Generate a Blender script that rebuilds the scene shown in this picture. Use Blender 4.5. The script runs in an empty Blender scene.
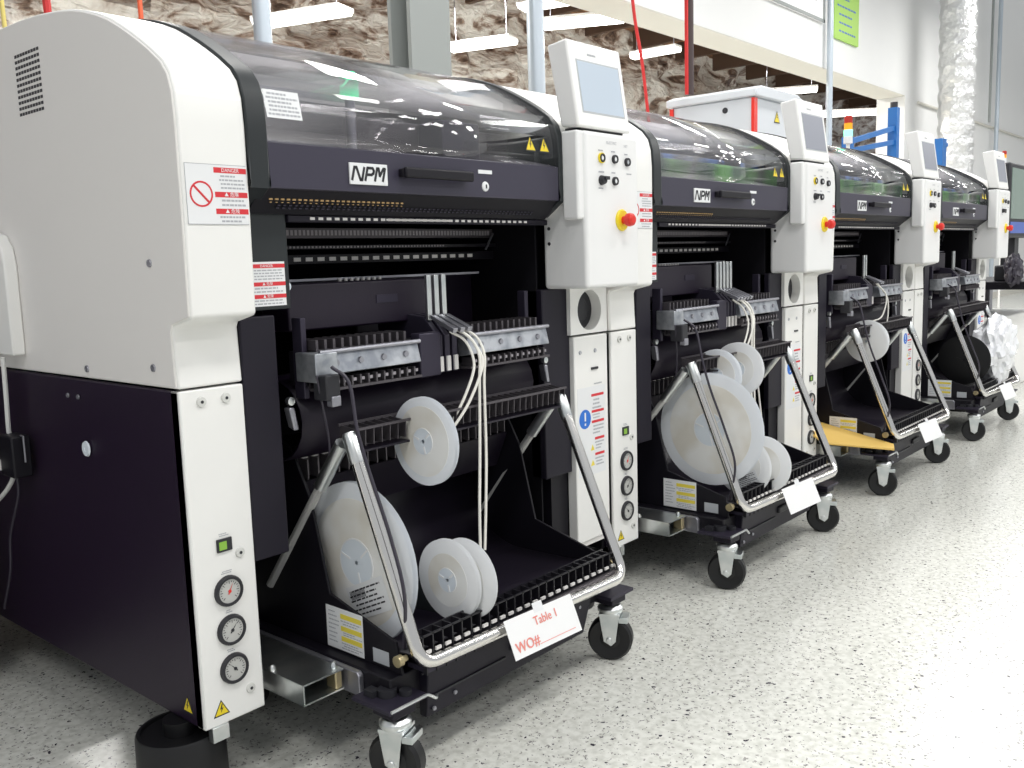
import bpy, bmesh, math, random
from mathutils import Vector, Matrix
random.seed(7)
S = bpy.context.scene
COL = S.collection
PI = math.pi

# ------------------------------------------------------------------ camera
def make_camera():
    f, a, p, r, cx, cy, cz = 924.98, 0.714068, -0.133562, -0.031084, -0.80394, -1.443834, 0.962142
    fw = Vector((math.cos(a)*math.cos(p), math.sin(a)*math.cos(p), math.sin(p)))
    rt = Vector((math.sin(a), -math.cos(a), 0)); up = rt.cross(fw)
    c, s = math.cos(r), math.sin(r)
    R = rt*c + up*s; U = up*c - rt*s
    cam = bpy.data.cameras.new('camera'); o = bpy.data.objects.new('camera', cam); COL.objects.link(o)
    m = Matrix((R, U, -fw)).transposed().to_4x4(); m.translation = (cx, cy, cz)
    o.matrix_world = m
    cam.sensor_width = 36; cam.lens = f/1024*36; cam.clip_start = .02; cam.clip_end = 200
    S.camera = o
make_camera()
S.view_settings.view_transform = 'Standard'; S.view_settings.look = 'None'
S.view_settings.gamma = 1; S.view_settings.use_curve_mapping = False
S.view_settings.exposure = -0.17

# ------------------------------------------------------------------ world
W = bpy.data.worlds.new('hall_light'); S.world = W; W.use_nodes = True
bgn = W.node_tree.nodes['Background']
bgn.inputs[0].default_value = (.93, .96, 1, 1); bgn.inputs[1].default_value = 0.60

def area(loc, sx, sy, power, rot=(0, 0, 0), col=(1, .99, .96)):
    l = bpy.data.lights.new('ceiling_tube_light', 'AREA'); l.shape = 'RECTANGLE'; l.size = sx; l.size_y = sy
    l.energy = power; l.color = col
    o = bpy.data.objects.new('ceiling_tube_light', l); COL.objects.link(o); o.location = loc; o.rotation_euler = rot
    return o
# the hall's fluorescent rows: one above the aisle, one beyond the machines
for i in range(8):  # far end of the row added to brighten the white wall at right
    area((-2.5+3.0*i, -1.9, 3.9), 1.3, .5, 56)
for i in range(4):
    area((0+3.5*i, -5.0, 4.3), 1.3, .5, 55)
for i in range(4):
    area((1.5+4*i, 1.1, 4.4), 1.3, .5, 80)
for i in range(4):
    area((3+4*i, 6.0, 4.0), 1.3, .4, 260)

# ------------------------------------------------------------------ materials
def mat(name, col, rough=.5, metal=0, spec=.5, coat=0, emit=None, es=0, alpha=None, trans=0):
    m = bpy.data.materials.new(name); m.use_nodes = True
    b = m.node_tree.nodes['Principled BSDF']
    b.inputs['Base Color'].default_value = (*col, 1); b.inputs['Roughness'].default_value = rough
    b.inputs['Metallic'].default_value = metal; b.inputs['Specular IOR Level'].default_value = spec
    b.inputs['Coat Weight'].default_value = coat
    if emit: b.inputs['Emission Color'].default_value = (*emit, 1); b.inputs['Emission Strength'].default_value = es
    b.inputs['Transmission Weight'].default_value = trans
    return m
def N(m, t, **k):
    n = m.node_tree.nodes.new(t)
    for a, v in k.items(): setattr(n, a, v)
    return n
def L(m, a, b): m.node_tree.links.new(a, b)
def bump(m, scale, strength, dist=.002, detail=2, coords='Object'):
    b = m.node_tree.nodes['Principled BSDF']
    tc = N(m, 'ShaderNodeTexCoord'); nz = N(m, 'ShaderNodeTexNoise'); nz.inputs['Scale'].default_value = scale; nz.inputs['Detail'].default_value = detail
    bp = N(m, 'ShaderNodeBump'); bp.inputs['Strength'].default_value = strength; bp.inputs['Distance'].default_value = dist
    L(m, tc.outputs[coords], nz.inputs['Vector']); L(m, nz.outputs['Fac'], bp.inputs['Height']); L(m, bp.outputs['Normal'], b.inputs['Normal'])
    return m
def noise_color(m, scale, c0, c1, p0=.4, p1=.6, detail=3, stretch=(1, 1, 1)):
    b = m.node_tree.nodes['Principled BSDF']
    tc = N(m, 'ShaderNodeTexCoord'); mp = N(m, 'ShaderNodeMapping'); mp.inputs['Scale'].default_value = stretch
    nz = N(m, 'ShaderNodeTexNoise'); nz.inputs['Scale'].default_value = scale; nz.inputs['Detail'].default_value = detail
    cr = N(m, 'ShaderNodeValToRGB'); cr.color_ramp.elements[0].position = p0; cr.color_ramp.elements[1].position = p1
    cr.color_ramp.elements[0].color = (*c0, 1); cr.color_ramp.elements[1].color = (*c1, 1)
    L(m, tc.outputs['Object'], mp.inputs[0]); L(m, mp.outputs[0], nz.inputs['Vector']); L(m, nz.outputs['Fac'], cr.inputs[0]); L(m, cr.outputs[0], b.inputs['Base Color'])
    return m
M = {}
M['white'] = bump(mat('white_powder_coat', (.86, .855, .83), .38, coat=.15), 900, .05, .0005)
M['silver'] = bump(mat('pale_grey_powder_coat', (.80, .775, .75), .5), 900, .05, .0005)
M['console'] = mat('white_console_paint', (.84, .84, .835), .35)
M['monw'] = mat('white_monitor_plastic', (.84, .835, .82), .4)
M['darkpanel'] = bump(mat('black_violet_powder_coat', (.012, .004, .018), .42, spec=.45), 500, .25, .001)
M['pillar'] = bump(mat('charcoal_powder_coat', (.009, .007, .015), .5, spec=.32), 500, .15, .001)
M['hood'] = mat('charcoal_hood_paint', (.040, .036, .058), .36)
M['hoodband'] = mat('dark_grey_hood_edge', (.014, .018, .020), .42)
M['black'] = mat('black_paint', (.005, .004, .008), .5, spec=.35)
M['matblack'] = mat('matt_black', (.004, .0035, .006), .8, spec=.2)
M['drum'] = bump(mat('dark_violet_sheet', (.007, .002, .013), .5), 300, .2, .001)
M['bin'] = bump(mat('dark_grey_bin_sheet', (.009, .006, .014), .42), 400, .1, .001)
M['chrome'] = mat('chrome_tube', (.80, .78, .75), .16, 1)
M['steel'] = noise_color(mat('galvanised_steel', (.6, .62, .62), .33, 1), 14, (.62, .66, .66), (.82, .83, .82), .35, .65)
M['dullsteel'] = mat('dull_zinc_steel', (.36, .36, .40), .4, .85)
M['satin'] = mat('satin_strut_steel', (.62, .62, .60), .4, .35)
M['dullplate'] = noise_color(mat('worn_zinc_plate', (.4, .42, .45), .38, .8), 30, (.30, .32, .36), (.55, .57, .60), .35, .65)
M['plate'] = mat('grey_feeder_plate', (.035, .030, .050), .45, .4)
M['railblack'] = mat('black_comb_rail', (.010, .009, .013), .4)
M['railgrey'] = mat('dark_metal_rail', (.11, .10, .11), .4, .6)
M['tooth'] = mat('white_slot_mark', (.72, .70, .68), .5)
M['dot'] = mat('pale_perforation', (.30, .28, .30), .5)
M['gold'] = mat('brass_contact', (.55, .36, .16), .4, .3)
M['rubber'] = mat('black_rubber', (.004, .004, .005), .45)
M['red'] = mat('red_plastic', (.72, .03, .02), .3)
M['redink'] = mat('red_print', (.66, .03, .04), .5)
M['pinkink'] = mat('faded_red_print', (.80, .28, .24), .6)
M['yellow'] = mat('yellow_plastic', (.85, .66, .02), .4)
M['yellowink'] = mat('yellow_print', (.84, .70, .08), .5)
M['blueink'] = mat('blue_print', (.02, .16, .62), .5)
M['ink'] = mat('black_print', (.02, .02, .025), .5)
M['greyink'] = mat('grey_print', (.42, .43, .46), .5)
M['paper'] = mat('white_paper', (.86, .86, .86), .6)
M['sticker'] = mat('white_sticker', (.80, .81, .82), .4)
M['dial'] = mat('gauge_dial_grey', (.50, .50, .48), .25)
M['greysticker'] = mat('grey_sticker', (.45, .47, .50), .4)
M['goldknob'] = mat('brass_knob', (.5, .42, .25), .35, .7)
M['tape'] = mat('cream_carrier_tape', (.82, .80, .74), .45)
M['cable'] = mat('dark_cable', (.035, .03, .045), .4)
M['whitecable'] = mat('white_cable', (.72, .72, .70), .5)
M['screen'] = mat('blue_white_screen', (.05, .05, .06), .25, emit=(.72, .86, .98), es=.72)
M['screengrey'] = mat('grey_idle_screen', (.22, .23, .27), .2, emit=(.55, .57, .63), es=.18)
M['lcd'] = mat('green_digits', (.2, .4, .05), .4, emit=(.35, .6, .05), es=.15)
M['greenglow'] = mat('green_glow', (.1, .9, .4), .3, emit=(.03, .9, .38), es=1.4)
M['lamp'] = mat('fluorescent_diffuser', (1, 1, 1), .5, emit=(1, .98, .93), es=4.5)
M['greycab'] = mat('light_grey_cabinet', (.62, .65, .69), .45)
M['column'] = mat('grey_column_paint', (.30, .32, .31), .5)
M['pipe'] = mat('silver_blue_pipe', (.52, .58, .64), .35, .4)
M['wall'] = bump(mat('white_wall_paint', (.80, .80, .79), .7), 60, .08)
M['soffit'] = mat('beige_soffit_paint', (.66, .64, .58), .7)
M['bluepaint'] = mat('blue_frame_paint', (.015, .13, .40), .4)
M['signgreen'] = mat('lime_sign', (.36, .62, .08), .5)
M['amber'] = mat('amber_lamp', (.85, .35, .02), .3, emit=(1, .4, .02), es=.4)
M['redlamp'] = mat('red_lamp', (.45, .03, .02), .3)
M['mint'] = mat('mint_lit_lamp', (.3, .9, .6), .3, emit=(.25, .95, .6), es=1.3)
M['pcb'] = noise_color(mat('green_board', (.04, .2, .05), .45), 9, (.02, .12, .05), (.14, .50, .08), .4, .62, 3)
M['pcbblue'] = noise_color(mat('blue_conveyor', (.03, .08, .3), .4), 12, (.03, .06, .12), (.08, .25, .75), .45, .6, 3)
M['envelope'] = bump(mat('yellow_padded_paper', (.80, .53, .14), .6), 30, .3, .004)
M['wood'] = noise_color(mat('brown_roof_deck', (.3, .15, .06), .8), 3, (.10, .05, .025), (.36, .17, .07), .35, .65, 4, (1, 5, 1))
M['joist'] = mat('dark_joist', (.10, .06, .04), .8)
M['bag'] = mat('white_plastic_film', (.86, .87, .90), .25, coat=.4)
M['redcord'] = mat('red_hose', (.62, .03, .03), .4)
M['orangecord'] = mat('orange_hose', (.85, .14, .05), .4)
M['yellowcord'] = mat('yellow_cord', (.80, .66, .2), .5)
M['darkpole'] = mat('dark_pole', (.05, .03, .03), .5)
M['screwrubber'] = mat('pale_screw_cap', (.66, .66, .63), .4)
M['screendark'] = mat('dark_green_screen', (.10, .14, .12), .25, emit=(.3, .38, .33), es=.35)
M['screenblue'] = mat('blue_screen_bar', (.04, .08, .3), .3, emit=(.04, .10, .4), es=.4)

# floor : white terrazzo with black chips
def floor_mat():
    m = mat('speckled_terrazzo', (.8, .8, .76), .22, spec=.5)
    b = m.node_tree.nodes['Principled BSDF']
    tc = N(m, 'ShaderNodeTexCoord')
    base = N(m, 'ShaderNodeTexNoise'); base.inputs['Scale'].default_value = 60; base.inputs['Detail'].default_value = 4
    br = N(m, 'ShaderNodeValToRGB'); br.color_ramp.elements[0].position = .3; br.color_ramp.elements[1].position = .6
    br.color_ramp.elements[0].color = (.56, .56, .51, 1); br.color_ramp.elements[1].color = (.74, .74, .69, 1)
    L(m, tc.outputs['Object'], base.inputs[0]); L(m, base.outputs['Fac'], br.inputs[0])
    last = br.outputs[0]
    for sc, th, dark, keep in ((46, .17, (.04, .035, .05), .66), (95, .24, (.15, .14, .15), .50), (66, .22, (.34, .33, .31), .40)):
        # distort the cells so that chips are irregular
        nz = N(m, 'ShaderNodeTexNoise'); nz.inputs['Scale'].default_value = sc*1.7
        mx = N(m, 'ShaderNodeMixRGB'); mx.blend_type = 'ADD'; mx.inputs[0].default_value = .018
        v = N(m, 'ShaderNodeTexVoronoi'); v.inputs['Scale'].default_value = sc
        L(m, tc.outputs['Object'], nz.inputs[0]); L(m, tc.outputs['Object'], mx.inputs[1]); L(m, nz.outputs['Color'], mx.inputs[2]); L(m, mx.outputs[0], v.inputs['Vector'])
        lt = N(m, 'ShaderNodeMath', operation='LESS_THAN'); lt.inputs[1].default_value = th
        L(m, v.outputs['Distance'], lt.inputs[0])
        sep = N(m, 'ShaderNodeSeparateColor'); L(m, v.outputs['Color'], sep.inputs[0])
        g = N(m, 'ShaderNodeMath', operation='GREATER_THAN'); g.inputs[1].default_value = keep; L(m, sep.outputs[0], g.inputs[0])
        mu = N(m, 'ShaderNodeMath', operation='MULTIPLY'); L(m, lt.outputs[0], mu.inputs[0]); L(m, g.outputs[0], mu.inputs[1])
        mm = N(m, 'ShaderNodeMixRGB'); mm.inputs[2].default_value = (*dark, 1)
        L(m, mu.outputs[0], mm.inputs[0]); L(m, last, mm.inputs[1]); last = mm.outputs[0]
    L(m, last, b.inputs['Base Color'])
    return m
M['floor'] = floor_mat()

def thin_film(name, tint, ior, rough=.02, translucent=None, tmix=0):
    m = bpy.data.materials.new(name); m.use_nodes = True; nt = m.node_tree
    nt.nodes.clear()
    out = nt.nodes.new('ShaderNodeOutputMaterial'); tr = nt.nodes.new('ShaderNodeBsdfTransparent'); gl = nt.nodes.new('ShaderNodeBsdfGlossy')
    lw = nt.nodes.new('ShaderNodeLayerWeight'); lw.inputs[0].default_value = .5; pw = nt.nodes.new('ShaderNodeMath'); pw.operation = 'POWER'; pw.inputs[1].default_value = 4.0
    fr = nt.nodes.new('ShaderNodeMath'); fr.operation = 'MULTIPLY_ADD'; f0 = ((ior-1)/(ior+1))**2; fr.inputs[1].default_value = 1-f0; fr.inputs[2].default_value = f0
    nt.links.new(lw.outputs['Facing'], pw.inputs[0]); nt.links.new(pw.outputs[0], fr.inputs[0]); mx = nt.nodes.new('ShaderNodeMixShader')
    tr.inputs[0].default_value = (*tint, 1); gl.inputs['Roughness'].default_value = rough
    base = tr.outputs[0]
    if translucent:
        df = nt.nodes.new('ShaderNodeBsdfDiffuse'); df.inputs[0].default_value = (*translucent, 1)
        m2 = nt.nodes.new('ShaderNodeMixShader'); m2.inputs[0].default_value = tmix
        nt.links.new(tr.outputs[0], m2.inputs[1]); nt.links.new(df.outputs[0], m2.inputs[2]); base = m2.outputs[0]
    nt.links.new(fr.outputs[0], mx.inputs[0]); nt.links.new(base, mx.inputs[1]); nt.links.new(gl.outputs[0], mx.inputs[2]); nt.links.new(mx.outputs[0], out.inputs[0])
    return m
M['lid'] = thin_film('smoked_clear_lid', (.91, .90, .92), 1.6, .05, (.5, .5, .5), .04)
M['flange'] = thin_film('milky_reel_plastic', (.95, .97, 1.0), 1.35, .15, (.90, .93, .97), .88)
M['flangewarm'] = mat('cream_wound_tape', (.72, .66, .56), .5)
M['creamface'] = noise_color(mat('cream_tape_face', (.8, .78, .72), .4), 7, (.74, .71, .64), (.86, .86, .84), .4, .6)
M['hub'] = mat('milky_hub', (.74, .80, .86), .4)
M['lightfilm'] = mat('pale_translucent_reel', (.86, .87, .88), .35)

def insulation_mat():
    m = mat('crumpled_insulation_facing', (.6, .55, .5), .45)
    b = m.node_tree.nodes['Principled BSDF']
    tc = N(m, 'ShaderNodeTexCoord'); mp = N(m, 'ShaderNodeMapping'); mp.inputs['Scale'].default_value = (.8, 1, 1.9); mp.inputs['Rotation'].default_value = (0, .35, 0)
    n1 = N(m, 'ShaderNodeTexNoise'); n1.inputs['Scale'].default_value = 1.5; n1.inputs['Detail'].default_value = 5; n1.inputs['Roughness'].default_value = .62; n1.inputs['Distortion'].default_value = 1.3
    cr = N(m, 'ShaderNodeValToRGB'); e = cr.color_ramp.elements
    e[0].position = .34; e[0].color = (.085, .05, .035, 1); e[1].position = .56; e[1].color = (.86, .84, .80, 1)
    x = e.new(.42); x.color = (.30, .21, .16, 1); x = e.new(.48); x.color = (.66, .60, .55, 1)
    L(m, tc.outputs['Object'], mp.inputs[0]); L(m, mp.outputs[0], n1.inputs['Vector']); L(m, n1.outputs['Fac'], cr.inputs[0]); L(m, cr.outputs[0], b.inputs['Base Color'])
    bp = N(m, 'ShaderNodeBump'); bp.inputs['Strength'].default_value = .8; bp.inputs['Distance'].default_value = .1
    n2 = N(m, 'ShaderNodeTexNoise'); n2.inputs['Scale'].default_value = 5; n2.inputs['Distortion'].default_value = 1
    L(m, mp.outputs[0], n2.inputs['Vector']); L(m, n2.outputs['Fac'], bp.inputs['Height']); L(m, bp.outputs[0], b.inputs['Normal'])
    return m
M['insul'] = insulation_mat()
def foil_mat():
    m = mat('crinkled_foil', (.78, .78, .77), .28, .75)
    bump(m, 9, 1.0, .05, 4); return m
M['foil'] = foil_mat()

# ------------------------------------------------------------------ mesh builder
class MB:
    def __init__(s): s.bm = bmesh.new()
    def box(s, x0, x1, y0, y1, z0, z1):
        v = [s.bm.verts.new(p) for p in ((x0,y0,z0),(x1,y0,z0),(x1,y1,z0),(x0,y1,z0),(x0,y0,z1),(x1,y0,z1),(x1,y1,z1),(x0,y1,z1))]
        for f in ((0,3,2,1),(4,5,6,7),(0,1,5,4),(1,2,6,5),(2,3,7,6),(3,0,4,7)): s.bm.faces.new([v[i] for i in f])
        return s
    def hexa(s, pts):      # 8 points, bottom ring then top ring
        v = [s.bm.verts.new(p) for p in pts]
        for f in ((0,3,2,1),(4,5,6,7),(0,1,5,4),(1,2,6,5),(2,3,7,6),(3,0,4,7)): s.bm.faces.new([v[i] for i in f])
        return s
    def prism(s, poly, x0, x1, axis='x'):
        def P(a, b, t):
            return {'x': (t, a, b), 'y': (a, t, b), 'z': (a, b, t)}[axis]
        A = [s.bm.verts.new(P(a, b, x0)) for a, b in poly]; B = [s.bm.verts.new(P(a, b, x1)) for a, b in poly]
        n = len(poly)
        s.bm.faces.new(A[::-1]); s.bm.faces.new(B)
        for i in range(n): s.bm.faces.new([A[i], A[(i+1) % n], B[(i+1) % n], B[i]])
        return s
    def cyl(s, a, b, r, r2=None, seg=20, caps=True):
        a, b = Vector(a), Vector(b); r2 = r if r2 is None else r2
        d = (b-a).normalized(); u = d.orthogonal().normalized(); w = d.cross(u)
        A = []; B = []
        for i in range(seg):
            t = 2*PI*i/seg; o = u*math.cos(t)+w*math.sin(t)
            A.append(s.bm.verts.new(a+o*r)); B.append(s.bm.verts.new(b+o*r2))
        for i in range(seg): s.bm.faces.new([A[i], A[(i+1) % seg], B[(i+1) % seg], B[i]])
        if caps: s.bm.faces.new(A[::-1]); s.bm.faces.new(B)
        return s
    def lathe(s, c, d, prof, seg=24):       # prof: (radius, distance along d)
        c = Vector(c); d = Vector(d).normalized(); u = d.orthogonal().normalized(); w = d.cross(u)
        rings = []
        for r, h in prof:
            if r < 1e-6: rings.append([s.bm.verts.new(c+d*h)])
            else: rings.append([s.bm.verts.new(c+d*h+(u*math.cos(2*PI*i/seg)+w*math.sin(2*PI*i/seg))*r) for i in range(seg)])
        for A, B in zip(rings, rings[1:]):
            for i in range(seg):
                j = (i+1) % seg
                if len(A) == 1 and len(B) == 1: continue
                if len(A) == 1: s.bm.faces.new([A[0], B[j], B[i]])
                elif len(B) == 1: s.bm.faces.new([A[i], A[j], B[0]])
                else: s.bm.faces.new([A[i], A[j], B[j], B[i]])
        return s
    def tube(s, pts, r, seg=10, smooth=0, flat=None):
        P = [Vector(p) for p in pts]
        if smooth: P = catmull(P, smooth)
        rings = []; prev = None
        for i, p in enumerate(P):
            d = (P[min(i+1, len(P)-1)]-P[max(i-1, 0)]).normalized()
            u = d.orthogonal().normalized() if prev is None else (prev - d*prev.dot(d)).normalized()
            prev = u; w = d.cross(u)
            rings.append([s.bm.verts.new(p+u*math.cos(2*PI*k/seg)*r+w*math.sin(2*PI*k/seg)*(flat or r)) for k in range(seg)])
        for A, B in zip(rings, rings[1:]):
            for k in range(seg): s.bm.faces.new([A[k], A[(k+1) % seg], B[(k+1) % seg], B[k]])
        s.bm.faces.new(rings[0][::-1]); s.bm.faces.new(rings[-1])
        return s
    def sheet(s, prof, x0, x1, th=.0):      # open profile in (y,z) swept over x
        A = [s.bm.verts.new((x0, y, z)) for y, z in prof]; B = [s.bm.verts.new((x1, y, z)) for y, z in prof]
        for i in range(len(prof)-1): s.bm.faces.new([A[i], A[i+1], B[i+1], B[i]])
        return s
    def disc(s, c, n, r, seg=20, sx=1):
        c = Vector(c); n = Vector(n).normalized(); u = n.orthogonal().normalized(); w = n.cross(u)
        s.bm.faces.new([s.bm.verts.new(c+(u*math.cos(2*PI*i/seg)+w*math.sin(2*PI*i/seg))*r) for i in range(seg)]); return s
    def xf(s, m):
        bmesh.ops.transform(s.bm, matrix=m, verts=s.bm.verts); return s
    def build(s, name, m, parent=None, bevel=0, seg=2, solid=0, loc=None, fix=True):
        if fix: bmesh.ops.recalc_face_normals(s.bm, faces=s.bm.faces)
        me = bpy.data.meshes.new(name); s.bm.to_mesh(me); s.bm.free()
        me.materials.append(M[m] if isinstance(m, str) else m)
        for p in me.polygons: p.use_smooth = True
        me.set_sharp_from_angle(angle=math.radians(32))
        o = bpy.data.objects.new(name, me); COL.objects.link(o)
        if parent: o.parent = parent
        if loc: o.location = loc
        if solid:
            k = o.modifiers.new('solid', 'SOLIDIFY'); k.thickness = solid; k.offset = 0
        if bevel:
            k = o.modifiers.new('bevel', 'BEVEL'); k.width = bevel; k.segments = seg; k.limit_method = 'ANGLE'; k.angle_limit = math.radians(40)
        return o
def catmull(P, n):
    Q = [P[0]*2-P[1]]+P+[P[-1]*2-P[-2]]; out = []
    for i in range(1, len(Q)-2):
        a, b, c, d = Q[i-1:i+3]
        for k in range(n):
            t = k/n
            out.append(.5*((2*b)+(c-a)*t+(2*a-5*b+4*c-d)*t*t+(3*b-a-3*c+d)*t**3))
    out.append(P[-1]); return out
def fillet(pts, r, n=6):
    P = [Vector(p) for p in pts]; out = [P[0]]
    for i in range(1, len(P)-1):
        a = (P[i-1]-P[i]).normalized(); b = (P[i+1]-P[i]).normalized()
        s0 = P[i]+a*r; s1 = P[i]+b*r
        for k in range(n+1):
            t = k/n; out.append(s0*(1-t)**2+P[i]*2*t*(1-t)+s1*t*t)
    out.append(P[-1]); return out

def empty(name, loc, label=None, cat=None, group=None, rz=0):
    o = bpy.data.objects.new(name, None); COL.objects.link(o); o.location = loc; o.rotation_euler.z = rz; o.empty_display_size = .1
    if label: tag(o, label, cat, group)
    return o
def tag(o, label, cat, group=None, kind=None):
    o['label'] = label; o['category'] = cat
    if group: o['group'] = group
    if kind: o['kind'] = kind
    return o
def struct(o): o['kind'] = 'structure'; return o
def kids(o): return [c for c in COL.objects if c.parent == o]
def copy_tree(o, parent=None):
    c = o.copy(); COL.objects.link(c); c.parent = parent
    for ch in kids(o): copy_tree(ch, c)
    return c

# text: mesh from the built-in font, laid out in a local frame (right, up) at p
_tc = {}
def text_bm(mb, s, size, p, right, up, align='CENTER', th=.0004, shear=0, bold=0):
    key = (s, shear, bold)
    if key not in _tc:
        c = bpy.data.curves.new('t', 'FONT'); c.body = s; c.size = 1; c.align_x = 'CENTER'; c.align_y = 'CENTER'; c.shear = shear; c.offset = bold; c.resolution_u = 3
        o = bpy.data.objects.new('t', c); COL.objects.link(o)
        dg = bpy.context.evaluated_depsgraph_get(); me = o.evaluated_get(dg).to_mesh()
        _tc[key] = ([v.co.copy() for v in me.vertices], [tuple(q.vertices) for q in me.polygons])
        o.evaluated_get(dg).to_mesh_clear(); bpy.data.objects.remove(o); bpy.data.curves.remove(c)
    vs, fs = _tc[key]
    p = Vector(p); right = Vector(right).normalized(); up = Vector(up).normalized(); n = right.cross(up)
    V = [mb.bm.verts.new(p+right*v.x*size+up*v.y*size+n*th) for v in vs]
    for f in fs:
        try: mb.bm.faces.new([V[i] for i in f])
        except ValueError: pass
    return mb
class Plane:           # helper to lay flat marks on a surface
    def __init__(s, o, r, u): s.o = Vector(o); s.r = Vector(r).normalized(); s.u = Vector(u).normalized(); s.n = s.r.cross(s.u)
    def p(s, a, b, h=0): return s.o+s.r*a+s.u*b+s.n*h
    def slab(s, mb, a0, a1, b0, b1, h0, h1):
        return mb.hexa([s.p(a0,b0,h0), s.p(a1,b0,h0), s.p(a1,b1,h0), s.p(a0,b1,h0), s.p(a0,b0,h1), s.p(a1,b0,h1), s.p(a1,b1,h1), s.p(a0,b1,h1)])
    def poly(s, mb, pts, h0, h1):
        A = [mb.bm.verts.new(s.p(a, b, h0)) for a, b in pts]; B = [mb.bm.verts.new(s.p(a, b, h1)) for a, b in pts]; n = len(pts)
        mb.bm.faces.new(A[::-1]); mb.bm.faces.new(B)
        for i in range(n): mb.bm.faces.new([A[i], A[(i+1) % n], B[(i+1) % n], B[i]])
        return mb
    def ring(s, mb, ca, cb, r0, r1, h0, h1, seg=28):
        for i in range(seg):
            t0, t1 = 2*PI*i/seg, 2*PI*(i+1)/seg
            q = [(ca+r*math.cos(t), cb+r*math.sin(t)) for r, t in ((r0,t0),(r1,t0),(r1,t1),(r0,t1))]
            mb.hexa([s.p(*w, h0) for w in q]+[s.p(*w, h1) for w in q])
        return mb

def front(x, z, y): return Plane((x, y, z), (1, 0, 0), (0, 0, 1))

def triangle_sign(parent, pl, h):        # yellow warning triangle with black border and bolt
    w = h*1.1
    def tri(k): return [(-w/2*k, -h*.42*k), (w/2*k, -h*.42*k), (0, h*.58*k)]
    o = pl.poly(MB(), tri(1), 0, .0005).build('warning_triangle', 'ink', parent)
    pl.poly(MB(), tri(.8), .0005, .0008).build('yellow_field', 'yellow', o)
    b = MB(); pl.poly(b, [(.02*w,.32*h),(-.1*w,.0),(-.01*w,0.02*h),(-.06*w,-.22*h),(.11*w,.08*h),(.02*w,.07*h),(.08*w,.32*h)], .0008, .0011); b.build('bolt_mark', 'ink', o)
    return o

def text_lines(mb, pl, a0, a1, b0, b1, n, fill=.45, h=.0006):     # rows of print too small to read
    st = (b1-b0)/n
    for i in range(n):
        b = b1-(i+.5)*st; e = a1-(a1-a0)*random.choice((0, .05, .2, .35)); a = a0+(a1-a0)*random.choice((0, .05, .1))
        while a < e:
            w = random.uniform(.06, .16)*(a1-a0); w = min(w, e-a)
            pl.slab(mb, a, a+w, b-st*fill/2, b+st*fill/2, h, h+.0001); a += w+.025*(a1-a0)
    return mb

def danger_label(parent, pl, w, h, sign):
    base = pl.slab(MB(), 0, w, 0, h, 0, .0005).build('danger_label', 'sticker', parent)
    a0 = w*.46 if sign else 0
    red = MB(); wh = MB(); gr = MB()
    for (b, t) in ((.905, 'DANGER'), (.50, '▲ 危険'), (.22, '▲ 危険')):
        pl.slab(red, a0, w, h*b-h*.045, h*b+h*.045, .0005, .0008)
        text_bm(wh, t, h*.085, pl.p((a0+w)/2, h*b), pl.r, pl.u, th=.0010)
    red.build('red_header', 'redink', base); wh.build('header_text', 'sticker', base)
    text_lines(gr, pl, a0+w*.06, w*.96, h*.58, h*.84, 4); text_lines(gr, pl, a0+w*.06, w*.96, h*.29, h*.44, 2); text_lines(gr, pl, a0+w*.06, w*.96, h*.02, h*.16, 2)
    gr.build('small_print', 'greyink', base)
    if sign:
        r = MB(); c = (w*.24, h*.5); R = w*.185
        pl.ring(r, c[0], c[1], R*.86, R, .0005, .0009)
        q = R*.9*.7071; k = R*.06
        pl.poly(r, [(c[0]-q-k, c[1]+q-k), (c[0]-q+k, c[1]+q+k), (c[0]+q+k, c[1]-q+k), (c[0]+q-k, c[1]-q-k)], .0005, .0009)
        r.build('prohibition_sign', 'redink', base)
        f = MB()
        for s_ in (pl.slab(f, 0, w, 0, w*.008, .0005, .0007), pl.slab(f, 0, w, h-w*.008, h, .0005, .0007), pl.slab(f, 0, w*.008, 0, h, .0005, .0007)): pass
        f.build('label_border', 'greyink', base)
    return base

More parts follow.
